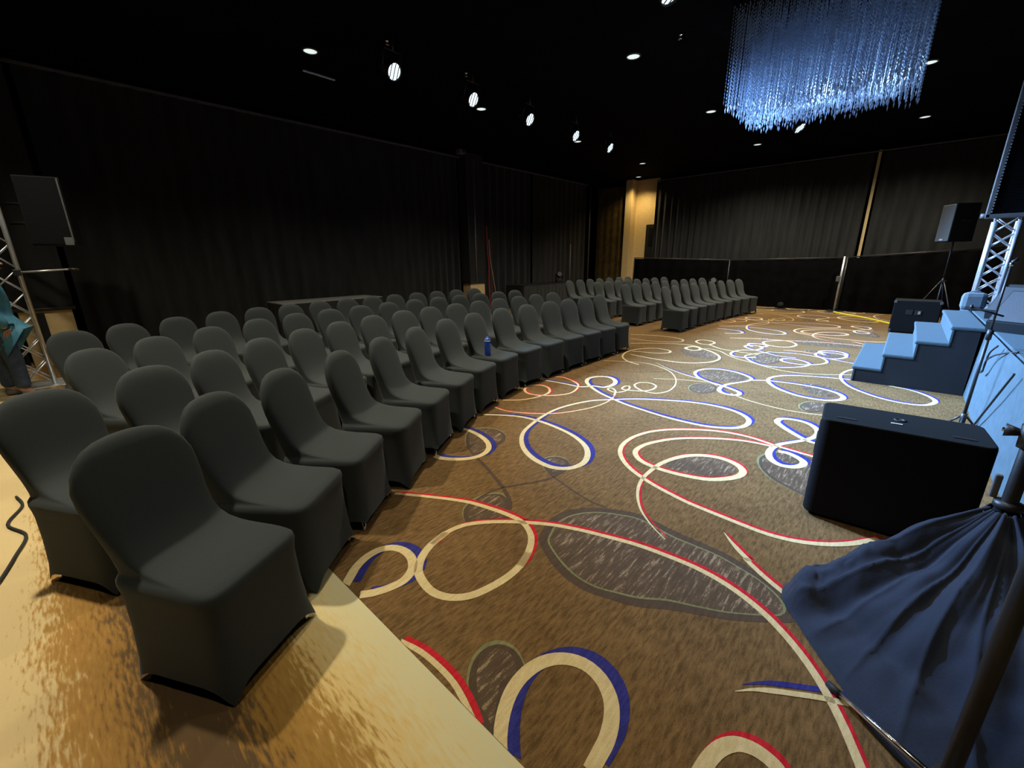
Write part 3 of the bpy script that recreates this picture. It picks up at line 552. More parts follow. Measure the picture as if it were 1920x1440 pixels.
# small sprinkler heads and a strip on the ceiling
for i, (x, y) in enumerate([(-6.15, 4.13), (-6.15, 5.64), (-3.01, 6.89)]):
    s_ = MB().lathe([(0.0, 0.0), (0.028, 0.0), (0.028, -0.006), (0.010, -0.010), (0.010, -0.045), (0.030, -0.05), (0.030, -0.054), (0.0, -0.054)], c=(x, y, ZC), n=14).build('sprinkler_head', M['chrome'])
    tag(s_, ['small chrome sprinkler above the nearest stage spot', 'small chrome sprinkler above the second stage spot', 'small chrome sprinkler in the middle of the ceiling'][i], 'sprinkler', 'ceiling sprinklers')
tag(MB().box((-7.95, 3.95, ZC - 0.02), (0.035, 0.55, 0.03), bev=0.006).build('ceiling_strip', M['alu']), 'thin pale metal strip beside the nearest downlight', 'metal strip')

# ------------------------------------------------------------------ chandelier
ch = empty('chandelier', (-1.25, 7.28, ZC))
tag(ch, 'large rectangular crystal strand chandelier glowing blue under the ceiling', 'chandelier')
CW, CD, CH = 1.86, 1.52, 1.16
MB().box((0, 0, -0.03), (CW + 0.06, CD + 0.06, 0.06), bev=0.01).build('ceiling_plate', M['black_paint'], ch)
def bead_strand(length):
    mb = MB()
    z = -0.06
    mb.tube([(0, 0, -0.05), (0, 0, -length)], 0.0012, 3, cap=False)
    k = 0
    while z > -length + 0.05:
        r, h = 0.0085, 0.034
        vs_ = [(0, 0, z), (r, 0, z - h / 2), (0, r, z - h / 2), (-r, 0, z - h / 2), (0, -r, z - h / 2), (0, 0, z - h)]
        mb.add(vs_, [(0, 1, 2), (0, 2, 3), (0, 3, 4), (0, 4, 1), (5, 2, 1), (5, 3, 2), (5, 4, 3), (5, 1, 4)])
        z -= 0.040
        k += 1
    r, h = 0.010, 0.075
    vs_ = [(0, 0, z), (r, 0, z - h * .4), (0, r, z - h * .4), (-r, 0, z - h * .4), (0, -r, z - h * .4), (0, 0, z - h)]
    mb.add(vs_, [(0, 1, 2), (0, 2, 3), (0, 3, 4), (0, 4, 1), (5, 2, 1), (5, 3, 2), (5, 4, 3), (5, 1, 4)])
    return mb
strand_meshes = [bead_strand(CH - 0.02 * k).mesh('crystal_strand') for k in range(5)]
NX, NY = 34, 24
spots_ = [(-CW / 2 + CW * i / (NX - 1) + random.uniform(-.012, .012), -CD / 2 + CD * j / (NY - 1) + random.uniform(-.012, .012)) for i in range(NX) for j in range(NY)]
spots_.sort(key=lambda p: min(CW / 2 - abs(p[0]), CD / 2 - abs(p[1])) - 0.001 * p[1])
rest = MB()
for i, (x, y) in enumerate(spots_):
    k = random.randrange(5)
    if i < 300:
        o = link('crystal_strand', strand_meshes[k], M['crystal'], ch)
        o.location = (x, y, 0)
        o.rotation_euler = (0, 0, random.uniform(0, 1.5))
    else:
        b_ = bead_strand(CH - 0.02 * k)
        rest.add([(v[0] + x, v[1] + y, v[2]) for v in b_.v], b_.f)
tag(rest.build('inner_crystal_strands', M['crystal'], ch), kind='stuff')
for (x, y) in [(-0.62, 0.0), (0.0, 0.0), (0.62, 0.0)]:  # added fill lamps with holders, put in to brighten the lower crystals
    MB().lathe([(0, -0.06), (0.03, -0.06), (0.035, -0.10), (0.0, -0.12)], c=(x, y, 0), n=12).build('fill_holder', M['chrome'], ch)
    d = bpy.data.lights.new('chandelier_fill', 'POINT')
    d.energy, d.color, d.shadow_soft_size = CHAN_W, (0.45, 0.68, 1.0), 0.05
    lo = bpy.data.objects.new('chandelier_fill', d)
    COL.objects.link(lo); lo.parent = ch; lo.location = (x + 0.02, y + 0.02, -0.98)

# ------------------------------------------------------------------ drapes and rails
def drape(name, a, b, z0, z1, m, label, pleat=0.16, amp=0.045, seed=0, group=None, cat='curtain'):
    rnd = random.Random(seed)
    a, b = Vector(a), Vector(b)
    L = (b - a).length
    t = (b - a) / L
    n = Vector((-t.y, t.x))
    N = max(8, int(L / 0.028))
    ph = [rnd.uniform(0, 6.28) for _ in range(4)]
    cols = []
    zs = [z0, z0 + 0.5, z0 + (z1 - z0) * 0.4, z0 + (z1 - z0) * 0.75, z1 - 0.12, z1]
    vs_, fs = [], []
    for i in range(N + 1):
        s_ = L * i / N
        wob = 0.35 * math.sin(s_ * 1.7 + ph[0]) + 0.5 * math.sin(s_ * 0.63 + ph[1])
        f = math.sin(2 * math.pi * (s_ + 0.10 * wob) / pleat + ph[2]) + 0.35 * math.sin(2 * math.pi * s_ / (pleat * 2.7) + ph[3])
        am = amp * (0.55 + 0.45 * math.sin(s_ * 0.9 + ph[1]))
        for j, z in enumerate(zs):
            k = [1.25, 1.15, 1.0, 0.85, 0.6, 0.55][j]
            p = a + t * s_ + n * f * am * k
            vs_.append((p.x, p.y, z))
    J = len(zs)
    for i in range(N):
        for j in range(J - 1):
            fs.append((i * J + j, (i + 1) * J + j, (i + 1) * J + j + 1, i * J + j + 1))
    o = MB().add(vs_, fs, True).build(name, m)
    tag(o, label, cat, group)
    return o
XC = -10.42
drape('black_curtain', (XC, -3.8), (XC, -0.35), 0.02, 4.46, M['drape'], 'black pleated curtain on the left wall behind the loudspeaker', seed=1)
drape('black_curtain', (XC, 0.42), (XC, 4.7), 0.02, 4.46, M['drape'], 'tall black curtain behind the first draped table', seed=2, pleat=0.30)
drape('black_curtain', (XC, 4.7), (XC, 9.05), 0.02, 4.46, M['drape'], 'black pleated curtain just before the wrapped pillar', seed=3, pleat=0.26)
drape('black_curtain', (XC, 9.92), (XC, 12.4), 0.02, 4.46, M['drape'], 'black curtain just past the wrapped pillar', seed=4, pleat=0.34)
drape('black_curtain', (XC, 12.55), (XC, 16.0), 0.02, 4.46, M['drape'], 'black curtain behind the second draped table, ending at the corner pipe', seed=5, pleat=0.34)
drape('brown_curtain', (-10.38, 16.9), (-9.24, 17.12), 0.02, 4.42, M['brown_drape'], 'dark brown curtain in the far left corner beside the tan alcove', seed=6, pleat=0.30)
drape('black_curtain', (-7.86, 17.05), (-4.6, 17.05), 0.02, 4.42, M['drape'], 'black pleated far curtain just right of the tan alcove', seed=7, amp=0.06, pleat=0.24)
drape('black_curtain', (-4.6, 17.05), (-1.34, 17.05), 0.02, 4.42, M['drape'], 'black far curtain left of the slim tan gap', seed=8, amp=0.06, pleat=0.24)
drape('black_curtain', (-1.14, 17.05), (2.4, 17.05), 0.02, 4.42, M['drape'], 'black far curtain right of the slim tan gap', seed=9, amp=0.06, pleat=0.30)
drape('black_curtain', (2.4, 17.05), (5.9, 17.05), 0.02, 4.42, M['drape'], 'black far curtain at the right behind the stage', seed=10, amp=0.06, pleat=0.28)
tag(MB().box((XC + 0.02, 2.65, 4.48), (0.05, 13.0, 0.04)).build('trim_1', M['rail']), kind='structure')
tag(MB().box((XC + 0.02, 13.0, 4.48), (0.05, 6.2, 0.04)).build('trim_2', M['rail']), kind='structure')
tag(MB().box((-1.0, 17.0, 4.45), (13.7, 0.05, 0.03)).build('trim_3', M['rail']), kind='structure')
# slim tan wall strip between the far curtains
tag(MB().box((-1.24, 17.18, 2.26), (0.07, 0.06, 4.5)).build('trim_4', M['tan']), kind='structure')
# corner pipe
t = empty('curtain_pipe', (-10.34, 16.22, 0)); tag(t, 'grey upright curtain pipe in the far left corner', 'pipe')
MB().tube([(0, 0, 0.02), (0, 0, 4.46)], 0.03, 10).build('pole', M['rail'], t)
MB().box((0, 0, 0.012), (0.24, 0.3, 0.02), bev=0.004).build('base_plate', M['rail'], t)
t = empty('curtain_pipe', (-10.16, 14.6, 0)); tag(t, 'short grey curtain pipe standing behind the second draped table', 'pipe')
MB().tube([(0, 0, 0.02), (0, 0, 2.15)], 0.03, 10).build('pole', M['rail'], t)
MB().box((0, 0, 0.012), (0.24, 0.3, 0.02), bev=0.004).build('base_plate', M['rail'], t)

# tan alcove in the far corner
tag(MB().box((-9.01, 17.25, ZC / 2), (0.28, 0.5, ZC)).build('wall_alcove_side', M['tan']), kind='structure')
tag(MB().box((-8.4, 17.45, ZC / 2), (0.95, 0.1, ZC)).build('wall_alcove', M['tan']), kind='structure')
t = empty('door_1', (-8.12, 17.37, 0)); tag(t, kind='structure')
MB().box((0, 0, 1.45), (0.42, 0.04, 2.9), bev=0.006).build('door_leaf', M['plastic'], t)
MB().box((0.02, -0.025, 2.42), (0.18, 0.02, 0.7), bev=0.004).build('door_pane', M['grille'], t)
MB().tube([(-0.15, -0.06, 1.0), (-0.15, -0.06, 1.2)], 0.01, 8).build('door_handle', M['chrome'], t)

# pillars on the left wall: black wrap above a bare tan base
def pillar(y0, y1, label):
    w = y1 - y0
    t = empty('pillar', (-10.3, (y0 + y1) / 2, 0)); tag(t, label, 'pillar', 'wrapped pillars on the left wall')
    MB().box((0, 0, 0.44), (0.36, w * 0.86, 0.88), bev=0.01).build('bare_base', M['tan'], t)
    MB().box((0.01, 0, 0.905), (0.42, w, 0.05), bev=0.008).build('ledge', M['plastic'], t)
    MB().box((0, 0, 2.76), (0.38, w * 0.96, 3.66), bev=0.012).build('black_wrap', M['drape'], t)
    return t
p1 = pillar(9.12, 9.84, 'black wrapped pillar with bare tan base, beside the red cables')
MB().tube([(0.205, -0.06, 0.93), (0.205, -0.06, 4.4)], 0.012, 8).build('conduit', M['alu'], p1)
MB().tube([(0.205, -0.33, 0.93), (0.205, -0.33, 4.4)], 0.008, 8).build('conduit', M['rail'], p1)
p2 = pillar(-0.36, 0.34, 'black wrapped pillar with bare tan base at the left edge of the picture')
MB().box((0.19, -0.10, 0.5), (0.03, 0.16, 0.70), bev=0.004).build('hanging_strap', M['drape'], p2)
def cable(name, pts, r, m, label, cat='cable', group=None):
    P = [Vector(p) for p in pts]
    out = []
    for i in range(len(P) - 1):
        p0, p1_, p2_, p3 = P[max(i - 1, 0)], P[i], P[i + 1], P[min(i + 2, len(P) - 1)]
        for j in range(6):
            t_ = j / 6
            out.append(0.5 * ((2 * p1_) + (-p0 + p2_) * t_ + (2 * p0 - 5 * p1_ + 4 * p2_ - p3) * t_ ** 2 + (-p0 + 3 * p1_ - 3 * p2_ + p3) * t_ ** 3))
    out.append(P[-1])
    return tag(MB().tube(out, r, 8).build(name, m), label, cat, group)
cable('hanging_cable', [(-10.06, 9.86, 2.6), (-10.06, 9.88, 2.0), (-10.05, 9.92, 1.4), (-10.04, 9.9, 0.9), (-10.05, 9.95, 0.012)], 0.022, M['red_cable'], 'dark red cable hanging beside the wrapped pillar')
cable('hanging_cable', [(-10.0, 9.90, 2.2), (-10.0, 9.94, 1.6), (-9.98, 10.05, 1.0), (-9.96, 10.14, 0.4), (-9.95, 10.16, 0.012)], 0.012, M['orange_cable'], 'pale orange cable slanting down right of the wrapped pillar')
t = empty('wall_camera', (-10.16, 9.0, 4.50)); tag(t, 'small grey box camera on the curtain rail beside the pillar', 'camera')
MB().box((0.0, 0, 0.08), (0.2, 0.22, 0.14), bev=0.02).build('housing', M['grey_grille'], t)
MB().tube([(0.09, 0.02, 0.08), (0.13, 0.02, 0.07)], 0.04, 12).build('lens', M['plastic'], t)
MB().box((-0.02, 0, 0.01), (0.05, 0.05, 0.04)).build('bracket', M['rail'], t)

# low black barrier in front of the far curtains
def barrier(a, b, za, zb, label, seed):
    a, b = Vector(a), Vector(b)
    t = empty('crowd_barrier', (a.x, a.y, 0)); tag(t, label, 'barrier', 'low draped barrier at the far end')
    d = b - a
    L = d.length
    n_ = Vector((-d.y, d.x)).normalized()
    N = int(L / 0.05)
    rnd = random.Random(seed)
    ph = rnd.uniform(0, 6)
    vs_, fs = [], []
    for i in range(N + 1):
        s_ = i / N
        for j, zz in enumerate((0.02, 0.5, 1.0)):
            z = 0.03 if j == 0 else (za + (zb - za) * s_ - 0.03) * zz
            off = 0.02 * math.sin(s_ * L * 14 + ph + 0.8 * math.sin(s_ * L * 2)) * (1.2 - 0.6 * zz)
            p = d * s_ + n_ * off
            vs_.append((p.x, p.y, z))
    for i in range(N):
        for j in range(2):
            fs.append((i * 3 + j, (i + 1) * 3 + j, (i + 1) * 3 + j + 1, i * 3 + j + 1))
    MB().add(vs_, fs, True).build('drape_cloth', M['black_paint'], t)
    MB().tube([(0, 0, za), (d.x, d.y, zb)], 0.018, 8).build('top_rail', M['plastic'], t)
    MB().tube([(0, 0, 0.02), (0, 0, za)], 0.02, 8).build('upright', M['plastic'], t)
    MB().box((0, 0, 0.01), (0.3, 0.3, 0.016)).build('base_plate', M['plastic'], t)
    return t
barrier((-8.15, 16.15), (-4.6, 16.1), 1.60, 1.50, 'low black draped barrier section beside the tan alcove', 1)
barrier((-4.6, 16.1), (-1.5, 16.1), 1.50, 1.55, 'low black draped barrier section in the middle of the far end', 2)
barrier((-1.4, 16.1), (1.6, 15.9), 1.56, 1.76, 'low black draped barrier section behind the floor subwoofer', 3)
t = empty('barrier_post', (-1.45, 15.85, 0)); tag(t, 'grey barrier post with a latch between two black barrier sections', 'post')
MB().tube([(0, 0, 0.02), (0, 0, 1.58)], 0.026, 10).build('pole', M['alu'], t)
MB().box((-0.05, -0.02, 0.95), (0.10, 0.06, 0.16), bev=0.012).build('latch', M['rail'], t)
MB().box((0, 0, 0.012), (0.3, 0.3, 0.02), bev=0.004).build('base_plate', M['plastic'], t)
cable('yellow_floor_cable', [(-1.42, 15.6, 0.012), (-1.17, 15.16, 0.012), (-0.66, 14.57, 0.012), (-0.2, 13.82, 0.012), (0.1, 13.3, 0.012)], 0.03, M['yellow_tape'], 'yellow cable cover running along the far floor')
cable('floor_cable', [(-4.41, -0.43, 0.012), (-4.2, -0.40, 0.012), (-3.95, -0.46, 0.012), (-3.7, -0.38, 0.012), (-3.45, -0.42, 0.012), (-3.18, -0.48, 0.012), (-2.8, -0.58, 0.012), (-2.5, -0.7, 0.012)], 0.008, M['black_rubber'], 'thin black cable on the pale carpet at the left edge')
# ------------------------------------------------------------------ covered banquet chairs
RINGS = [  # z, rear x, front x, half width, squareness
    (0.010, -0.262, 0.256, 0.246, 7.0), (0.10, -0.250, 0.238, 0.232, 7.0), (0.25, -0.245, 0.228, 0.222, 7.0), (0.38, -0.248, 0.226, 0.218, 7.0),
    (0.415, -0.251, 0.229, 0.220, 7.0), (0.445, -0.254, 0.233, 0.224, 7.0), (0.466, -0.256, 0.230, 0.221, 7.0), (0.477, -0.257, 0.218, 0.213, 6.5), (0.482, -0.258, 0.18, 0.205, 6.5),
    (0.486, -0.259, 0.12, 0.200, 6.0), (0.491, -0.261, 0.055, 0.197, 6.0), (0.498, -0.263, -0.01, 0.195, 5.5), (0.511, -0.266, -0.072, 0.193, 5.0), (0.536, -0.271, -0.126, 0.192, 4.6),
    (0.575, -0.278, -0.164, 0.194, 4.2), (0.635, -0.288, -0.194, 0.201, 4.0), (0.70, -0.299, -0.216, 0.210, 4.0), (0.765, -0.310, -0.236, 0.216, 4.0),
    (0.82, -0.319, -0.252, 0.215, 4.0), (0.872, -0.328, -0.268, 0.200, 3.6), (0.915, -0.335, -0.282, 0.172, 3.4), (0.945, -0.340, -0.296, 0.136, 3.0),
    (0.961, -0.342, -0.309, 0.095, 2.8), (0.969, -0.341, -0.320, 0.046, 2.4)]
K = 44
def chair_parts(lift):
    V = []
    for ri, (z, xb, xf, w, n) in enumerate(RINGS):
        xc, a = (xb + xf) / 2, (xf - xb) / 2
        for k in range(K):
            th = 2 * math.pi * (k + 0.5) / K
            c, s_ = math.cos(th), math.sin(th)
            x = xc + a * math.copysign(abs(c) ** (2 / n), c)
            y = w * math.copysign(abs(s_) ** (2 / n), s_)
            zz = z
            if ri <= 1:
                e = abs(math.cos(2 * th)) ** 1.2
                zz += (0.062 if ri == 0 else 0.03) * e
                q = 1 - (0.055 if ri == 0 else 0.02) * e
                x, y = xc + (x - xc) * q, y * q
                if lift and ri == 0 and x > xc and y < 0:
                    zz += 0.06 * (1 - e) ** 0.5
            V.append(Vector((x, y, zz)))
    V.append(Vector((-0.330, 0, 0.971)))
    F = []
    for r in range(len(RINGS) - 1):
        for k in range(K):
            F.append((r, (r * K + k, r * K + (k + 1) % K, (r + 1) * K + (k + 1) % K, (r + 1) * K + k)))
    top = len(V) - 1
    rr = len(RINGS) - 1
    for k in range(K):
        F.append((rr, (rr * K + k, rr * K + (k + 1) % K, top)))
    me = bpy.data.meshes.new('tmp')
    me.from_pydata([tuple(v) for v in V], [], [f for _, f in F])
    for p in me.polygons: p.use_smooth = True
    me.update()
    N = [v.normal.copy() for v in me.vertices]
    out = {}
    for nm, lo, hi in (('skirt', 0, 4), ('seat', 4, 13), ('backrest', 13, 99)):
        fs = [f for r, f in F if lo <= r < hi]
        ids = sorted({i for f in fs for i in f})
        mp_ = {g: l for l, g in enumerate(ids)}
        m2 = bpy.data.meshes.new('chair_' + nm)
        m2.from_pydata([tuple(V[i]) for i in ids], [], [tuple(mp_[i] for i in f) for f in fs])
        for p in m2.polygons: p.use_smooth = True
        m2.update()
        m2.normals_split_custom_set_from_vertices([tuple(N[i]) for i in ids])
        m2.materials.append(M['cover'])
        out[nm] = m2
    bpy.data.meshes.remove(me)
    return out
foot_me = MB().lathe([(0.0, 0.0), (0.013, 0.0), (0.011, 0.012), (0.0105, 0.07), (0.0, 0.07)], n=10).mesh('chair_foot')
foot_me.materials.append(M['chrome'])
def make_chair(parts):
    t = empty('banquet_chair')
    for nm in ('skirt', 'seat', 'backrest'):
        link(nm, parts[nm], None, t)
    for (x, y) in ((0.203, 0.192), (0.203, -0.192), (-0.205, 0.192), (-0.205, -0.192)):
        f = link('foot', foot_me, None, t)
        f.location = (x, y, 0)
    return t
proto = [make_chair(chair_parts(False)), make_chair(chair_parts(True))]
used = [False, False]
def place_chair(bx_, by_, phi, label, group, var=0):
    """chair centre (bx,by), facing azimuth phi"""
    if used[var]:
        c = copy_tree(proto[var])
    else:
        c = proto[var]; used[var] = True
    c.location = (bx_, by_, 0)
    c.rotation_euler = (0, 0, phi)
    tag(c, label, 'chair', group)
    return c
rnd = random.Random(11)
ROWN = ['front', 'second', 'third', 'back']
chairs = {}
for r, row in enumerate(ROWS_A):
    for i, (x, y, ph) in enumerate(row):
        lab = f'black spandex-covered banquet chair, {ORD[i]} from the camera end, {ROWN[r]} row, near block'
        place_chair(x, y, R(ph) + rnd.uniform(-1, 1) * R(0 if r == 0 and i == 0 else 1.5 if r == 0 and i < 4 else 2.8), lab, f'covered chairs in the near block, {ROWN[r]} row', 1 if (r == 0 and i in (2, 4, 8, 11, 13)) else 0)
for r, (x0, y0, phi1, n, sp) in enumerate(ROWS_B):
    x, y = x0, y0
    for i in range(n):
        phi = R(phi1) * i / max(1, n - 1)
        lab = f'black spandex-covered banquet chair, {ORD[i]} from the camera end, {ROWN[r]} row, far block'
        place_chair(x, y, phi + rnd.uniform(-1, 1) * R(3), lab, f'covered chairs in the far block, {ROWN[r]} row', 1 if (r == 0 and i == 7) else 0)
        x += -math.sin(phi) * sp
        y += math.cos(phi) * sp

# blue bottle on a front-row seat
t = empty('water_bottle', BOTTLE); tag(t, 'blue water bottle standing on a front-row chair seat', 'bottle')
MB().lathe([(0, 0), (0.034, 0.0), (0.037, 0.008), (0.037, 0.15), (0.033, 0.165), (0.030, 0.172)], n=22).build('body', M['bottle'], t)
MB().lathe([(0.031, 0.170), (0.034, 0.172), (0.034, 0.20), (0.028, 0.208), (0.014, 0.210), (0.014, 0.226), (0.0, 0.228)], n=22).build('cap', M['bottle_cap'], t)
MB().lathe([(0.0345, 0.176), (0.0362, 0.178), (0.0362, 0.184), (0.0345, 0.186)], n=22).build('ring', M['label_white'], t)

# draped tables along the left wall
def table(x0, x1, y0, y1, h, label, topm):
    t = empty('draped_table', ((x0 + x1) / 2, (y0 + y1) / 2, 0)); tag(t, label, 'table', 'black draped tables along the left wall')
    w, l = x1 - x0, y1 - y0
    MB().box((0, 0, h - 0.012), (w, l, 0.024), bev=0.008).build('table_top', topm, t)
    path = []
    pts = [(-w/2, -l/2), (w/2, -l/2), (w/2, l/2), (-w/2, l/2)]
    for i in range(4):
        a, b = Vector(pts[i]), Vector(pts[(i + 1) % 4])
        n = int((b - a).length / 0.03)
        for j in range(n):
            path.append(a.lerp(b, j / n))
    vs_, fs = [], []
    n = len(path)
    for i, p in enumerate(path):
        o = p.normalized() * (0.014 * math.sin(i * 0.9) + 0.006 * math.sin(i * 0.37))
        vs_ += [(p.x * 0.995, p.y * 0.998, h - 0.012), (p.x + o.x * .6, p.y + o.y * .6, h * 0.5), (p.x + o.x + p.x * .02, p.y + o.y + p.y * .01, 0.015)]
    for i in range(n):
        k = (i + 1) % n
        for j in range(2):
            fs.append((3 * i + j, 3 * i + j + 1, 3 * k + j + 1, 3 * k + j))
    MB().add(vs_, fs, True).build('table_skirt', M['drape'], t)
    for sx in (-1, 1):
        for sy in (-1, 1):
            MB().tube([(sx * (w/2 - .08), sy * (l/2 - .12), 0.0), (sx * (w/2 - .08), sy * (l/2 - .12), h - 0.03)], 0.014, 8).build('leg', M['rail'], t)
table(-10.15, -9.3, 3.25, 5.55, 0.77, 'long table with grey top and black skirt behind the near block', M['grey_cloth'])
table(-9.95, -9.15, 10.6, 13.4, 0.77, 'long black draped table past the wrapped pillar, carrying a stage light', M['sub_box'])

def moving_head(loc, label, rz=0.0, s=1.0):
    t = empty('moving_head_light', loc, rz); tag(t, label, 'stage light', 'small moving head lights')
    MB().box((0, 0, 0.05 * s), (0.26 * s, 0.22 * s, 0.10 * s), bev=0.015 * s).build('base', M['plastic'], t)
    mb = MB()
    for q in (-1, 1):
        mb.box((0, q * 0.125 * s, 0.19 * s), (0.10 * s, 0.03 * s, 0.22 * s), bev=0.01 * s)
    mb.build('yoke', M['plastic'], t)
    Mh = Matrix.Rotation(R(70), 4, 'Y')
    MB().lathe([(0, -0.12 * s), (0.07 * s, -0.11 * s), (0.095 * s, -0.02 * s), (0.09 * s, 0.10 * s), (0.085 * s, 0.10 * s)], c=(0, 0, 0.26 * s), n=18, M=Mh).build('head', M['sub_box'], t)
    MB().lathe([(0, 0.095 * s), (0.085 * s, 0.095 * s)], c=(0, 0, 0.26 * s), n=18, M=Mh).build('lens', M['led'], t)
moving_head((-9.5, 13.0, 0.77), 'moving head light standing on the second draped table', rz=R(-40))
def road_case(loc, d, label):
    t = empty('road_case', loc); tag(t, label, 'case', 'black road cases at the far barrier')
    MB().box((0, 0, d[2] / 2), d, bev=0.01).build('body', M['sub_box'], t)
    mb = MB()
    for sx in (-1, 1):
        for sy in (-1, 1):
            mb.box((sx * d[0] / 2, sy * d[1] / 2, d[2] / 2), (0.025, 0.025, d[2] - 0.005))
    mb.build('metal_edge', M['rail'], t)
    for q in (-1, 1):
        MB().tube([(q * 0.06, -d[1] / 2 - 0.02, d[2] * 0.6), (-q * 0.06, -d[1] / 2 - 0.02, d[2] * 0.6)], 0.008, 6).build('handle', M['chrome'], t)
road_case((-7.12, 15.75, 0), (0.5, 0.4, 0.50), 'black road case behind the far block, nearer the tan alcove')
road_case((-4.96, 15.75, 0), (0.5, 0.4, 0.55), 'black road case behind the far end of the far block')
moving_head((-7.12, 15.75, 0.50), 'moving head light on the road case nearer the tan alcove', rz=R(-60))
moving_head((-4.96, 15.75, 0.55), 'moving head light on the road case behind the last chairs', rz=R(-60))
t = empty('floor_par_light', (-2.82, 15.7, 0)); tag(t, 'small floor light at the foot of the far barrier', 'stage light')
MB().box((0, 0, 0.02), (0.3, 0.12, 0.03), bev=0.008).build('foot_bracket', M['plastic'], t)
MB().lathe([(0, -0.08), (0.07, -0.07), (0.09, 0.05), (0.0, 0.045)], c=(0, 0, 0.12), n=16, M=Matrix.Rotation(R(60), 4, 'X')).build('housing', M['sub_box'], t)
cable('floor_cable', [(-3.5, 15.55, 0.01), (-3.1, 15.5, 0.01), (-2.85, 15.6, 0.02), (-2.5, 15.5, 0.01), (-1.9, 15.6, 0.01)], 0.012, M['black_rubber'], 'black cable trailing from the small floor light at the barrier')

# ------------------------------------------------------------------ stands, trusses, speakers
def mic_stand(loc, h, label, boom=None, rz=0.0, group=None, lg=0.33):
    t = empty('microphone_stand', loc, rz); tag(t, label, 'microphone stand', group)
    MB().tube([(0, 0, 0.10), (0, 0, h * 0.62)], 0.013, 10).build('lower_pole', M['plastic'], t)
    MB().tube([(0, 0, h * 0.6), (0, 0, h)], 0.009, 10).build('upper_pole', M['plastic'], t)
    MB().tube([(0, 0, h * 0.58), (0, 0, h * 0.64)], 0.02, 12).build('clutch', M['plastic'], t)
    MB().tube([(0, 0, 0.08), (0, 0, 0.17)], 0.022, 12).build('hub', M['plastic'], t)
    for k in range(3):
        a = R(20 + 120 * k)
        l = MB().tube([(0.02 * math.cos(a), 0.02 * math.sin(a), 0.14), (lg * math.cos(a), lg * math.sin(a), 0.012)], 0.009, 8).build('leg', M['plastic'], t)
        MB().tube([(lg * .9 * math.cos(a), lg * .9 * math.sin(a), 0.024), (lg * 1.04 * math.cos(a), lg * 1.04 * math.sin(a), 0.010)], 0.013, 8).build('rubber_tip', M['black_rubber'], l)
    if boom:
        MB().tube([boom[0], boom[1]], 0.008, 8).build('boom', M['plastic'], t)
        MB().tube([(boom[1][0], boom[1][1], boom[1][2] - 0.0), (boom[1][0] + 0.02, boom[1][1], boom[1][2] + 0.0)], 0.02, 10).build('counterweight', M['plastic'], t)
    MB().tube([(0, 0, h), (0, 0, h + 0.03)], 0.013, 10).build('thread_cap', M['chrome'], t)
    cl = MB().tube([(0, 0, h + 0.03), (0.03, 0.02, h + 0.06)], 0.012, 10).build('microphone_clip', M['plastic'], t)
    return t
def speaker_stand(loc, h, label, spread=0.5, hub=0.75, rz=0.0, r=0.018):
    t = empty('speaker_stand', loc, rz); tag(t, label, 'speaker stand')
    MB().tube([(0, 0, 0.12), (0, 0, h * 0.6)], r, 12).build('outer_pole', M['plastic'], t)
    MB().tube([(0, 0, h * 0.58), (0, 0, h)], r * 0.8, 12).build('inner_pole', M['plastic'], t)
    MB().tube([(0, 0, hub - 0.05), (0, 0, hub + 0.05)], r * 1.5, 12).build('collar', M['plastic'], t)
    MB().tube([(r, 0, hub), (r + 0.06, 0, hub)], 0.016, 10).build('knob', M['plastic'], t)
    for k in range(3):
        a = R(30 + 120 * k)
        c, s_ = math.cos(a), math.sin(a)
        l = MB().tube([(0.03 * c, 0.03 * s_, hub), (spread * c, spread * s_, 0.012)], 0.011, 8).build('leg', M['plastic'], t)
        MB().tube([(0.02 * c, 0.02 * s_, 0.16), (spread * .55 * c, spread * .55 * s_, hub * 0.46)], 0.007, 6).build('brace', M['plastic'], l)
        MB().tube([(spread * .95 * c, spread * .95 * s_, 0.05), (spread * 1.02 * c, spread * 1.02 * s_, 0.012)], 0.015, 8).build('rubber_foot', M['black_rubber'], l)
    return t
def truss(loc, w, h, label, rz=0.0, bay=0.30, diag_m='alu', plate=0.55, plate_m='alu'):
    t = empty('truss_tower', loc, rz); tag(t, label, 'truss', 'lighting truss towers')
    a = w / 2
    for sx in (-1, 1):
        for sy in (-1, 1):
            MB().tube([(sx * a, sy * a, 0.02), (sx * a, sy * a, h)], 0.025, 12).build('chord', M['alu'], t)
    nb = int(h / bay)
    me = {}
    def br(key, p, q):
        if key not in me:
            me[key] = MB().tube([p, q], 0.009, 6).mesh('brace')
            me[key].materials.append(M['alu'])
        return me[key]
    for side in range(4):
        for d in (0, 1):
            p, q = [((-a, a, 0), (a, a, bay)), ((a, a, 0), (-a, a, bay))][d]
            m_ = br(d, p, q)
            for k in range(nb):
                o = link('brace', m_, None, t)
                o.location = (0, 0, 0.05 + k * bay)
                o.rotation_euler = (0, 0, side * math.pi / 2)
    MB().box((0, 0, 0.01), (plate, plate, 0.02), bev=0.004).build('base_plate', M[plate_m], t)
    return t

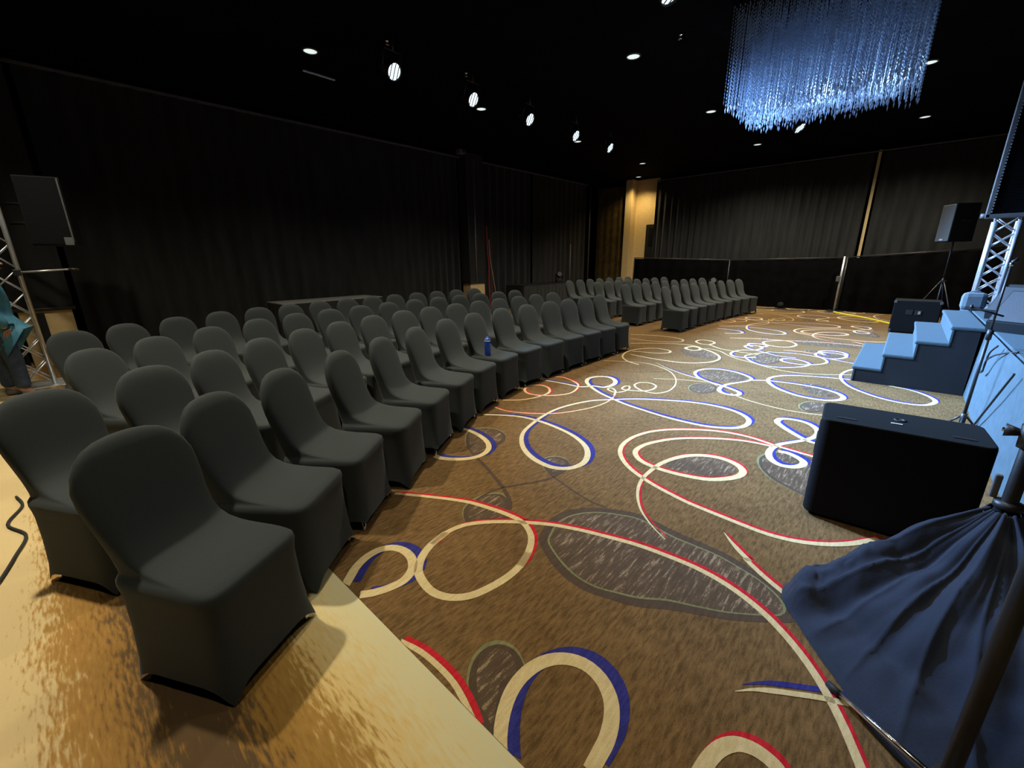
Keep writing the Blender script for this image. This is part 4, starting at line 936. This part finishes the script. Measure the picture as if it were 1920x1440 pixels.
# ---- left corner: truss, hung speaker, person
tr = truss((-8.55, -0.275, 0), 0.29, 4.2, 'aluminium lattice truss tower at the left edge beside a person')
MB().tube([(0.15, 0.12, 1.50), (0.18, 0.62, 1.53)], 0.012, 8).build('side_arm', M['alu'], tr)
MB().box((0.15, 0.13, 1.50), (0.06, 0.07, 0.08), bev=0.01).build('clamp', M['plastic'], tr)
MB().tube([(0.18, 0.60, 1.535), (0.19, 0.70, 1.52)], [0.016, 0.02], 10).build('arm_tip', M['plastic'], tr)
def pa_speaker(loc, d, label, rz=0.0, rx=0.0, gm='grille', body='sub_box', group=None):
    """front faces local -Y"""
    t = empty('loudspeaker', loc, rz); tag(t, label, 'loudspeaker', group)
    w, dp, h = d
    MB().prism([(-w/2, -dp/2), (w/2, -dp/2), (w/2 * .82, dp/2), (-w/2 * .82, dp/2)], 0, h, 'z').build('cabinet', M[body], t)
    MB().box((0, -dp/2 - 0.008, h/2), (w * .97, 0.02, h * .97), bev=0.006).build('front_grille', M[gm], t)
    if gm != 'grille':
        MB().box((0, -dp/2 - 0.022, h * .06), (w * 0.25, 0.006, 0.03)).build('badge', M['label_white'], t)
    for s_ in (-1, 1):
        MB().box((s_ * w/2 * .93, 0.02, h * .55), (0.02, 0.16, 0.05), bev=0.008).build('handle', M['plastic'], t)
    return t
sp = pa_speaker((-8.82, 0.34, 1.84), (0.44, 0.42, 0.86), 'dark loudspeaker mounted on the truss, high at the left edge', rz=R(72), gm='grille', body='plastic')
MB().tube([(-0.20, 0.10, 0.55), (-0.52, 0.28, 0.55)], 0.02, 8).build('truss_bracket', M['plastic'], sp)
MB().tube([(-0.20, 0.10, 0.30), (-0.52, 0.28, 0.30)], 0.02, 8).build('truss_bracket', M['plastic'], sp)
MB().box((0.16, -0.235, 0.055), (0.09, 0.01, 0.10), bev=0.004).build('corner_plate', M['grey_grille'], sp)
MB().box((0.205, -0.233, 0.44), (0.02, 0.012, 0.80), bev=0.004).build('grille_edge', M['rail'], sp)

def skin_mesh(name, verts, edges, m, parent, sub=2, root=0):
    me = bpy.data.meshes.new(name)
    me.from_pydata([v[0] for v in verts], edges, [])
    o = link(name, me, m, parent)
    sm = o.modifiers.new('skin', 'SKIN')
    sm.use_smooth_shade = True
    lay = me.skin_vertices[0].data
    for i, v in enumerate(verts):
        rr = v[1] if isinstance(v[1], tuple) else (v[1], v[1])
        lay[i].radius = rr
    lay[root].use_root = True
    ss = o.modifiers.new('sub', 'SUBSURF'); ss.levels = sub; ss.render_levels = sub
    return o
# person stands facing the truss side (+Y), cut off by the picture edge
t = empty('person', (-8.05, -0.45, 0)); tag(t, 'person in a teal jacket and dark jeans standing at the left edge', 'person')
body = [((0, 0, 0.96), 0.13), ((0, 0.02, 1.20), 0.14), ((0, 0.03, 1.38), 0.12), ((0, 0.06, 1.47), 0.055), ((0, 0.10, 1.55), 0.075), ((0, 0.11, 1.63), 0.09), ((0, 0.09, 1.71), 0.06),
        ((0.17, 0.02, 1.38), 0.06), ((0.25, -0.06, 1.12), 0.045), ((0.23, 0.06, 0.92), 0.035), ((0.22, 0.08, 0.86), 0.03),
        ((-0.17, 0.02, 1.38), 0.06), ((-0.25, -0.06, 1.12), 0.045), ((-0.23, 0.04, 0.92), 0.035), ((-0.22, 0.06, 0.86), 0.03),
        ((0.10, 0.0, 0.88), 0.09), ((0.11, 0.05, 0.50), 0.062), ((0.12, 0.04, 0.10), 0.045), ((0.12, 0.15, 0.04), 0.035),
        ((-0.10, 0.0, 0.88), 0.09), ((-0.11, 0.0, 0.50), 0.062), ((-0.12, -0.08, 0.10), 0.045), ((-0.12, 0.05, 0.04), 0.035)]
be = [(0, 1), (1, 2), (2, 3), (3, 4), (4, 5), (5, 6), (2, 7), (7, 8), (8, 9), (9, 10), (2, 11), (11, 12), (12, 13), (13, 14), (0, 15), (15, 16), (16, 17), (17, 18), (0, 19), (19, 20), (20, 21), (21, 22)]
bo = skin_mesh('body', body, be, M['skin'], t)
for hx, hy, hz in ((0.22, 0.08, 0.86), (-0.22, 0.06, 0.86)):
    fv = [((hx, hy, hz), 0.026)]
    fe = []
    for k in range(4):
        a = (k - 1.5) * 0.017
        b0 = len(fv)
        L_ = [0.07, 0.08, 0.075, 0.06][k]
        fv += [((hx, hy + a, hz - 0.045), 0.010), ((hx - 0.005, hy + a * 1.2, hz - 0.045 - L_ * .5), 0.009), ((hx - 0.015, hy + a * 1.2, hz - 0.045 - L_ * .95), 0.008)]
        fe += [(0, b0), (b0, b0 + 1), (b0 + 1, b0 + 2)]
    b0 = len(fv)
    sg = -1 if hx > 0 else 1
    fv += [((hx + sg * 0.012, hy + 0.035, hz - 0.02), 0.011), ((hx + sg * 0.02, hy + 0.05, hz - 0.055), 0.009)]
    fe += [(0, b0), (b0, b0 + 1)]
    skin_mesh('hand', fv, fe, M['skin'], t)
# face and hair
fm = MB()
fm.lathe([(0, 0.03), (0.016, 0.012), (0.018, 0.0), (0, -0.004)], c=(0, 0.205, 1.60), n=8)
fm.build('nose', M['skin'], t)
for s_ in (-1, 1):
    MB().lathe([(0, -0.01), (0.011, 0), (0, 0.01)], c=(s_ * 0.035, 0.19, 1.645), n=10).build('eye', M['hair'], t)
    MB().lathe([(0, -0.03), (0.014, -0.015), (0.016, 0.01), (0, 0.03)], c=(s_ * 0.092, 0.10, 1.62), n=8).build('ear', M['skin'], t)
MB().box((0, 0.192, 1.555), (0.045, 0.012, 0.010), bev=0.003).build('mouth', M['red_cable'], t)
skin_mesh('hair', [((0, 0.02, 1.60), 0.085), ((0, 0.05, 1.70), 0.105), ((0, 0.10, 1.745), 0.085)], [(0, 1), (1, 2)], M['hair'], t)
jk = [((0, 0, 0.80), (0.21, 0.19)), ((0, 0.01, 1.0), (0.18, 0.165)), ((0, 0.02, 1.22), 0.175), ((0, 0.03, 1.39), 0.14), ((0, 0.05, 1.455), 0.075),
      ((0.18, 0.02, 1.38), 0.085), ((0.27, -0.04, 1.10), 0.085), ((0.24, 0.09, 0.88), 0.070), ((-0.18, 0.02, 1.38), 0.085), ((-0.27, -0.04, 1.10), 0.075), ((-0.24, 0.05, 0.88), 0.065), ((0.02, 0.09, 0.74), (0.19, 0.16))]
skin_mesh('jacket', jk, [(0, 1), (1, 2), (2, 3), (3, 4), (3, 5), (5, 6), (6, 7), (3, 8), (8, 9), (9, 10), (0, 11)], M['teal'], t)
tz = [((0, 0, 0.95), 0.155), ((0.10, 0.0, 0.82), 0.115), ((0.11, 0.06, 0.50), 0.085), ((0.12, 0.06, 0.09), 0.075), ((-0.10, 0.0, 0.82), 0.115), ((-0.11, 0.0, 0.50), 0.085), ((-0.12, -0.08, 0.09), 0.075)]
skin_mesh('jeans', tz, [(0, 1), (1, 2), (2, 3), (0, 4), (4, 5), (5, 6)], M['jeans'], t)
for sx, sy in ((0.12, 0.06), (-0.12, -0.08)):
    skin_mesh('shoe', [((sx, sy - 0.04, 0.045), (0.045, 0.045)), ((sx, sy + 0.08, 0.04), (0.042, 0.04)), ((sx, sy + 0.17, 0.032), (0.038, 0.032))], [(0, 1), (1, 2)], M['grey_cloth'], t)
# ------------------------------------------------------------------ stage, steps and what stands there
SX = 0.80
st = empty('stage_platform', (SX, 7.5, 0)); tag(st, 'low stage platform with pale blue cloth front along the right', 'stage')
MB().box((2.1, -0.5, 0.78), (4.2, 7.2, 0.04), bev=0.006).build('deck', M['step'], st)
vs_, fs = [], []
NYs, NZs = 220, 10
import mathutils
for i in range(NYs + 1):
    y = -4.1 + 7.2 * i / NYs
    for j in range(NZs + 1):
        zf = j / NZs
        nz_ = mathutils.noise.noise(Vector((y * 1.3, zf * 0.8, 3.0))) * 0.022 + mathutils.noise.noise(Vector((y * 4.0, zf * 1.7, 9.0))) * 0.010
        vs_.append((-0.03 - 0.035 * (1 - zf) + nz_ * (1 - zf * .8), y, 0.01 + 0.785 * zf))
for i in range(NYs):
    for j in range(NZs):
        a = i * (NZs + 1) + j
        fs.append((a, a + NZs + 1, a + NZs + 2, a + 1))
MB().add(vs_, fs, True).build('front_cloth', M['stage_cloth'], st)
for y in (-3.9, -1.6, 0.6, 2.9):
    for x in (0.3, 4.0):
        MB().tube([(x, y, 0.0), (x, y, 0.76)], 0.03, 8).build('leg', M['rail'], st)

t = empty('stage_steps', (-0.31, 8.1, 0)); tag(t, 'four carpeted steps climbing to the stage, with a dark side', 'steps')
Y0, Y1 = -1.06, 1.05
for k in range(4):
    x0 = 0.27 * k
    zt = 0.2 * (k + 1)
    ln = 0.29 if k < 3 else 0.275
    MB().box((x0 + ln / 2 - 0.012, (Y0 + Y1) / 2, zt - 0.02), (ln + 0.02, Y1 - Y0, 0.045), bev=0.016).build('tread', M['step'], t)
    MB().box((x0 + 0.006, (Y0 + Y1) / 2, zt - 0.115), (0.022, Y1 - Y0 - 0.01, 0.165), bev=0.004).build('riser', M['step'], t)
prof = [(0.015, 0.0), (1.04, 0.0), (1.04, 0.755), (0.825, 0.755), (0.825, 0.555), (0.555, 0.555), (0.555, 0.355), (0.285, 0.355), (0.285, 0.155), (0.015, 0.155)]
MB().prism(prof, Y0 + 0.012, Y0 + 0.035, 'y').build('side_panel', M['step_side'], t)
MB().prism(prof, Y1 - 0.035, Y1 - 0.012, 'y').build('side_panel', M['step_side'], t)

# subwoofers
def subwoofer(loc, d, label, rz=0.0, bev=0.05):
    t = empty('subwoofer', loc, rz); tag(t, label, 'subwoofer', 'black subwoofers on the floor')
    w, dp, h = d
    bm = bmesh.new()
    bmesh.ops.create_cube(bm, size=1.0)
    for v in bm.verts: v.co = Vector((v.co.x * w, v.co.y * dp, (v.co.z + .5) * (h - 0.02) + 0.02))
    ve = [e for e in bm.edges if abs(e.verts[0].co.z - e.verts[1].co.z) > 0.1]
    bmesh.ops.bevel(bm, geom=ve, offset=bev, segments=6, profile=0.5, affect='EDGES')
    he = [e for e in bm.edges if abs(e.verts[0].co.z - e.verts[1].co.z) < 1e-4]
    bmesh.ops.bevel(bm, geom=he, offset=0.008, segments=2, profile=0.5, affect='EDGES')
    me = bpy.data.meshes.new('cabinet'); bm.to_mesh(me); bm.free()
    for p in me.polygons: p.use_smooth = False
    link('cabinet', me, M['sub_box'], t)
    return t
s1 = subwoofer((0.125, 3.255, 0), (0.74, 0.40, 0.655), 'large black subwoofer on the carpet in the right foreground', rz=R(4.5))
# curved front grille wraps the corners
gp_ = []
for k in range(13):
    a = math.pi + math.pi / 2 * k / 12
    gp_.append((-0.37 + 0.06 + 0.064 * math.cos(a), -0.20 + 0.06 + 0.064 * math.sin(a)))
for k in range(13):
    a = 1.5 * math.pi + math.pi / 2 * k / 12
    gp_.append((0.37 - 0.06 + 0.064 * math.cos(a), -0.20 + 0.06 + 0.064 * math.sin(a)))
vs_ = [(x, y, z) for x, y in gp_ for z in (0.03, 0.635)]
MB().add(vs_, [(2 * i, 2 * i + 2, 2 * i + 3, 2 * i + 1) for i in range(len(gp_) - 1)], True).build('front_grille', M['grille'], s1)
MB().lathe([(0.0, 0.0), (0.03, 0.0), (0.03, 0.004), (0.018, 0.005), (0.018, -0.01), (0, -0.01)], c=(0.0, 0.03, 0.656), n=18).build('pole_socket', M['plastic'], s1)
MB().box((-0.02, -0.06, 0.658), (0.05, 0.012, 0.004)).build('badge', M['label_white'], s1)
for s_ in (-1, 1):
    MB().box((s_ * 0.372, 0.03, 0.42), (0.012, 0.20, 0.09), bev=0.005).build('handle', M['plastic'], s1)
    MB().box((s_ * 0.25, -0.12, 0.657), (0.09, 0.02, 0.004)).build('top_groove', M['plastic'], s1)
s2 = subwoofer((0.26, 12.55, 0), (0.74, 0.62, 0.68), 'black subwoofer on the floor beyond the stage steps', bev=0.02)
for dx in (-0.10, 0.04):
    MB().box((dx, -0.311, 0.44), (0.11, 0.012, 0.10), bev=0.005).build('handle_recess', M['black_rubber'], s2)
MB().box((0.055, -0.318, 0.44), (0.04, 0.01, 0.06), bev=0.004).build('handle_plate', M['alu'], s2)
for sx in (-1, 1):
    for sz in (0.05, 0.65):
        MB().box((sx * 0.35, -0.306, sz), (0.05, 0.02, 0.05), bev=0.006).build('corner_guard', M['rail'], s2)

# far right loudspeaker on a pole
speaker_stand((0.575, 13.2, 0), 1.86, 'black tripod stand beyond the stage steps holding a loudspeaker', rz=R(40), hub=1.05, spread=0.55)
pa_speaker((0.575, 13.2, 1.86), (0.40, 0.42, 0.74), 'loudspeaker on the far tripod stand, its grille lit blue', rz=R(-62), gm='grey_grille')

# right truss and the black panel hung above it
trr = truss((0.92, 9.72, 0.80), 0.24, 1.26, 'pale aluminium truss tower standing on the stage corner', bay=0.21, plate=0.4)
pn = empty('hanging_screen', (0.70, 9.62, 2.13)); tag(pn, 'tall black panel with grey edge frame above the stage truss', 'screen')
MB().box((0.72, 0.0, 1.20), (1.40, 0.05, 2.36)).build('screen_face', M['black_paint'], pn)
MB().box((0.0, 0.0, 1.20), (0.05, 0.10, 2.44), bev=0.008).build('edge_frame', M['rail'], pn)
mb = MB()
for k in range(58):
    mb.box((0.028, -0.052, 0.06 + k * 0.04), (0.012, 0.006, 0.022))
mb.build('edge_rivets', M['alu'], pn)
MB().box((0.72, 0.0, 0.0), (1.50, 0.10, 0.06), bev=0.01).build('bottom_rail', M['rail'], pn)
MB().tube([(-0.03, 0, -0.02), (-0.03, 0, 0.04)], 0.045, 12).build('corner_cap', M['rail'], pn)
for x in (0.2, 1.3):
    MB().tube([(x, 0, 2.38), (x, 0, ZC - 2.13)], 0.008, 6).build('hanging_wire', M['alu'], pn)

# sandbag / padded cover at the truss foot
vs_, fs = [], []
t = empty('padded_cover', (0.79, 9.33, 0.80)); tag(t, 'pale padded cover at the foot of the stage truss', 'cover')
MB().box((0, 0, 0.13), (0.27, 0.16, 0.26), bev=0.06).build('bag', M['sandbag'], t)
MB().tube([(-0.06, 0, 0.255), (-0.04, 0, 0.275), (0.04, 0, 0.275), (0.06, 0, 0.255)], 0.010, 8).build('grip', M['sandbag'], t)

# floor wedges on the stage
def wedge(loc, label, rz, s=1.0, w=0.62):
    t = empty('monitor_wedge', loc, rz); tag(t, label, 'monitor speaker', 'stage monitor wedges')
    P_ = [(-0.26 * s, 0.0), (0.24 * s, 0.0), (0.30 * s, 0.12 * s), (0.13 * s, 0.40 * s), (-0.02 * s, 0.42 * s), (-0.28 * s, 0.10 * s)]
    MB().prism(P_, -w / 2, w / 2, 'y').build('cabinet', M['sub_box'], t)
    # sloped grille on the front slope
    a, b = Vector((-0.28 * s, 0, 0.10 * s)), Vector((-0.02 * s, 0, 0.42 * s))
    d = (b - a); nrm = Vector((-d.z, 0, d.x)).normalized()
    q = [a + d * .04 + nrm * .012, a + d * .96 + nrm * .012]
    vs2 = [(q[0].x, -w/2 * .96, q[0].z), (q[0].x, w/2 * .96, q[0].z), (q[1].x, w/2 * .96, q[1].z), (q[1].x, -w/2 * .96, q[1].z)]
    vs2 += [(v[0] - nrm.x * .012, v[1], v[2] - nrm.z * .012) for v in vs2]
    MB().add(vs2, [(0, 1, 2, 3), (4, 5, 6, 7), (0, 1, 5, 4), (1, 2, 6, 5), (2, 3, 7, 6), (3, 0, 4, 7)]).build('front_grille', M['wedge_grille'], t)
    for s_ in (-1, 1):
        h = MB().box((0.05 * s, s_ * (w / 2 + 0.003), 0.20 * s), (0.20 * s, 0.012, 0.085 * s), M=Matrix.Rotation(R(-25), 4, 'Y')).build('handle_recess', M['black_rubber'], t)
        MB().tube([(-0.03 * s, s_ * (w / 2 + 0.018), 0.145 * s), (0.12 * s, s_ * (w / 2 + 0.018), 0.215 * s)], 0.010, 8).build('handle_bar', M['alu'], h)
    return t
wedge((1.22, 8.25, 0.80), 'monitor wedge on the stage beside the padded cover', R(60), 0.95)
wedge((1.36, 9.0, 0.80), 'monitor wedge tucked behind the other wedges near the truss', R(75), 0.95)
wedge((1.15, 6.9, 0.80), 'nearest monitor wedge at the stage edge, its grille lit blue', R(55), 1.0, w=0.66)

# microphone stand in front of the stage with a boom, leaning strut, cables
mic_stand((0.63, 5.6, 0), 1.50, 'black boom microphone stand in front of the stage cloth', boom=((0.05, 0.0, 1.08), (-0.17, -0.02, 1.15)), lg=0.13)
t = empty('leaning_strut', (0.70, 5.62, 0)); tag(t, 'thin black strut leaning against the pale blue stage front', 'strut')
MB().tube([(0, 0, 0.02), (0.02, -0.86, 0.74)], 0.008, 8).build('rod', M['plastic'], t)
MB().tube([(0, 0.02, 0.012), (0.004, -0.03, 0.045)], 0.02, 10).build('chrome_tip', M['chrome'], t)
cable('stage_cable', [(0.72, 5.75, 0.80), (0.70, 5.9, 0.70), (0.71, 6.05, 0.52), (0.70, 6.15, 0.47), (0.71, 6.05, 0.50), (0.70, 5.95, 0.62), (0.72, 5.8, 0.70), (0.75, 5.6, 0.76), (0.80, 5.4, 0.812)], 0.007, M['black_rubber'], 'thin dark cable looping down the pale blue stage front')
cable('stage_cable', [(0.62, 5.62, 0.012), (0.66, 5.45, 0.012), (0.60, 5.2, 0.012), (0.66, 5.0, 0.012), (0.6, 4.7, 0.012), (0.68, 4.4, 0.012)], 0.010, M['black_rubber'], 'dark cable heaped at the foot of the stage behind the subwoofer')

# ------------------------------------------------------------------ right foreground: draped stand and bare stand
CX, CY = 0.465, 2.42
t = empty('speaker_stand', (CX, CY, 0)); tag(t, 'black speaker stand pole with knobs rising from the navy cloth', 'speaker stand')
MB().tube([(0, 0, 0.05), (0, 0, 1.25)], 0.024, 14).build('outer_pole', M['plastic'], t)
MB().tube([(0, 0, 1.2), (0, 0, 1.95)], 0.018, 12).build('inner_pole', M['plastic'], t)
MB().lathe([(0.024, -0.05), (0.036, -0.045), (0.038, 0.0), (0.034, 0.02), (0.044, 0.028), (0.044, 0.05), (0.024, 0.055)], c=(0, 0, 0.60), n=18).build('lower_collar', M['plastic'], t)
MB().lathe([(0.024, -0.05), (0.036, -0.045), (0.038, 0.045), (0.024, 0.05)], c=(0, 0, 0.93), n=18).build('upper_collar', M['plastic'], t)
for z, ang in ((0.94, 170), (0.78, -30), (0.58, 200)):
    a = R(ang)
    k = MB().tube([(0.03 * math.cos(a), 0.03 * math.sin(a), z), (0.075 * math.cos(a), 0.075 * math.sin(a), z)], [0.012, 0.026], 14).build('knob', M['plastic'], t)
    MB().box((0.078 * math.cos(a), 0.078 * math.sin(a), z), (0.008, 0.030, 0.008), rz=a).build('knob_mark', M['chrome'], k)
MB().box((-0.045, 0.02, 0.70), (0.022, 0.022, 0.10), bev=0.005).build('side_clip', M['rail'], t)
for a_, L_ in ((205, 0.66), (-40, 0.6), (85, 0.55)):
    a = R(a_)
    MB().tube([(0.03 * math.cos(a), 0.03 * math.sin(a), 0.50), (L_ * math.cos(a), L_ * math.sin(a), 0.02)], 0.012, 8).build('leg', M['plastic'], t)

def cloth_mesh():
    BASE = CLOTH_BASE
    S = smooth_path(BASE, closed=True)
    # resample to even angular steps
    n = 420
    L = [0.0]
    for i in range(len(S)): L.append(L[-1] + (S[(i + 1) % len(S)] - S[i]).length)
    tot = L[-1]
    ring = []
    j = 0
    for i in range(n):
        s_ = tot * i / n
        while L[j + 1] < s_: j += 1
        f = (s_ - L[j]) / max(L[j + 1] - L[j], 1e-6)
        ring.append(S[j].lerp(S[(j + 1) % len(S)], f))
    NR = 90
    vs_, fs = [], []
    for i, p in enumerate(ring):
        th = i / n * 2 * math.pi
        d = p - Vector((CX, CY))
        ang = math.atan2(d.y, d.x)
        Rm = d.length
        for k in range(NR + 1):
            u = k / NR                          # 0 at the pole, 1 on the floor
            r = 0.05 + (Rm - 0.05) * u
            # the cloth hangs from the collar, sags, then lies along the leg to the floor
            z = 0.60 * (1 - u) ** 1.25 + 0.03 * math.sin(math.pi * u) + 0.012
            tip = math.exp(-((ang - R(203)) / 0.20) ** 2) if ang > 0 else math.exp(-((ang + 2 * math.pi - R(203)) / 0.20) ** 2)
            z += 0.10 * tip * (math.sin(math.pi * min(1, u * 1.02)) ** 1.2)
            z += 0.085 * tip * math.exp(-((u - 0.90) / 0.09) ** 2)
            # folds running outward, twisting a little as they go
            nz1 = mathutils.noise.noise(Vector((ang * 1.7, u * 1.3, 1.0)))
            tw = ang * 25.0 + 3.0 * u + 4.0 * nz1
            fold = 1.0 - 2.0 * abs(math.sin(tw * 0.5)) ** 0.55            # sharp ridges, broad valleys
            # long diagonal creases that cross the spread from upper right to lower left
            qx, qy = CX + d.x * u, CY + d.y * u
            cr_ = (qx * 0.62 + qy * 0.78) * 21.0 + 1.8 * mathutils.noise.noise(Vector((qx * 3.0, qy * 3.0, 2.0)))
            crease = -abs(math.sin(cr_ * 0.5)) ** 6
            f2 = mathutils.noise.noise(Vector((ang * 6.0 + u * 1.5, u * 2.2, 5.0)))
            f3 = mathutils.noise.noise(Vector((qx * 13, qy * 13, 7.0)))
            f4 = abs(mathutils.noise.noise(Vector((qx * 24, qy * 24, 3.0))))
            w = math.sin(math.pi * min(1.0, u * 0.90 + 0.06)) ** 0.7
            z += w * (0.020 * fold * (0.35 + 0.65 * u) + 0.034 * f2 + 0.034 * crease + 0.014 * f3 + 0.05 * tip * u * u * (f4 - 0.15))
            if u > 0.94: z = max(0.006, z * (1 - (u - 0.94) / 0.06 * 0.7))
            q = Vector((CX, CY)) + d.normalized() * r
            vs_.append((q.x, q.y, max(z, 0.006)))
    m = NR + 1
    for i in range(n):
        i2 = (i + 1) % n
        for k in range(NR):
            fs.append((i * m + k, i2 * m + k, i2 * m + k + 1, i * m + k + 1))
    return MB().add(vs_, fs, True)
ob = cloth_mesh().build('navy_cloth', M['navy'])
tag(ob, 'rumpled navy cloth draped over the foot of the foreground stand', 'cloth')
sd = ob.modifiers.new('thick', 'SOLIDIFY'); sd.thickness = 0.004; sd.offset = 1

t = empty('bare_stand', (0.35, 1.46, 0)); tag(t, 'dark round stand pole in the bottom right corner with a chrome-edged leg', 'stand')
MB().tube([(0, 0, 0.05), (0, 0, 1.28)], 0.021, 16).build('pole', M['plastic'], t)
MB().tube([(0, 0, 0.04), (0, 0, 0.16)], 0.032, 14).build('hub', M['plastic'], t)
for (tx, ty) in ((-0.28, 0.26), (0.34, 0.16), (0.02, -0.38)):
    v = Vector((tx, ty)); 
    l = MB().tube([(v.x * .08, v.y * .08, 0.11), (v.x, v.y, 0.014)], 0.010, 10).build('leg', M['chrome'], t)
    MB().tube([(v.x * .90, v.y * .90, 0.022), (v.x * 1.03, v.y * 1.03, 0.012)], 0.013, 10).build('rubber_tip', M['black_rubber'], l)

# far microphone stands by the brown curtain
mic_stand((-9.35, 16.3, 0), 1.35, 'microphone stand before the brown curtain in the far corner', boom=((-0.25, 0, 1.42), (0.3, 0, 1.40)))
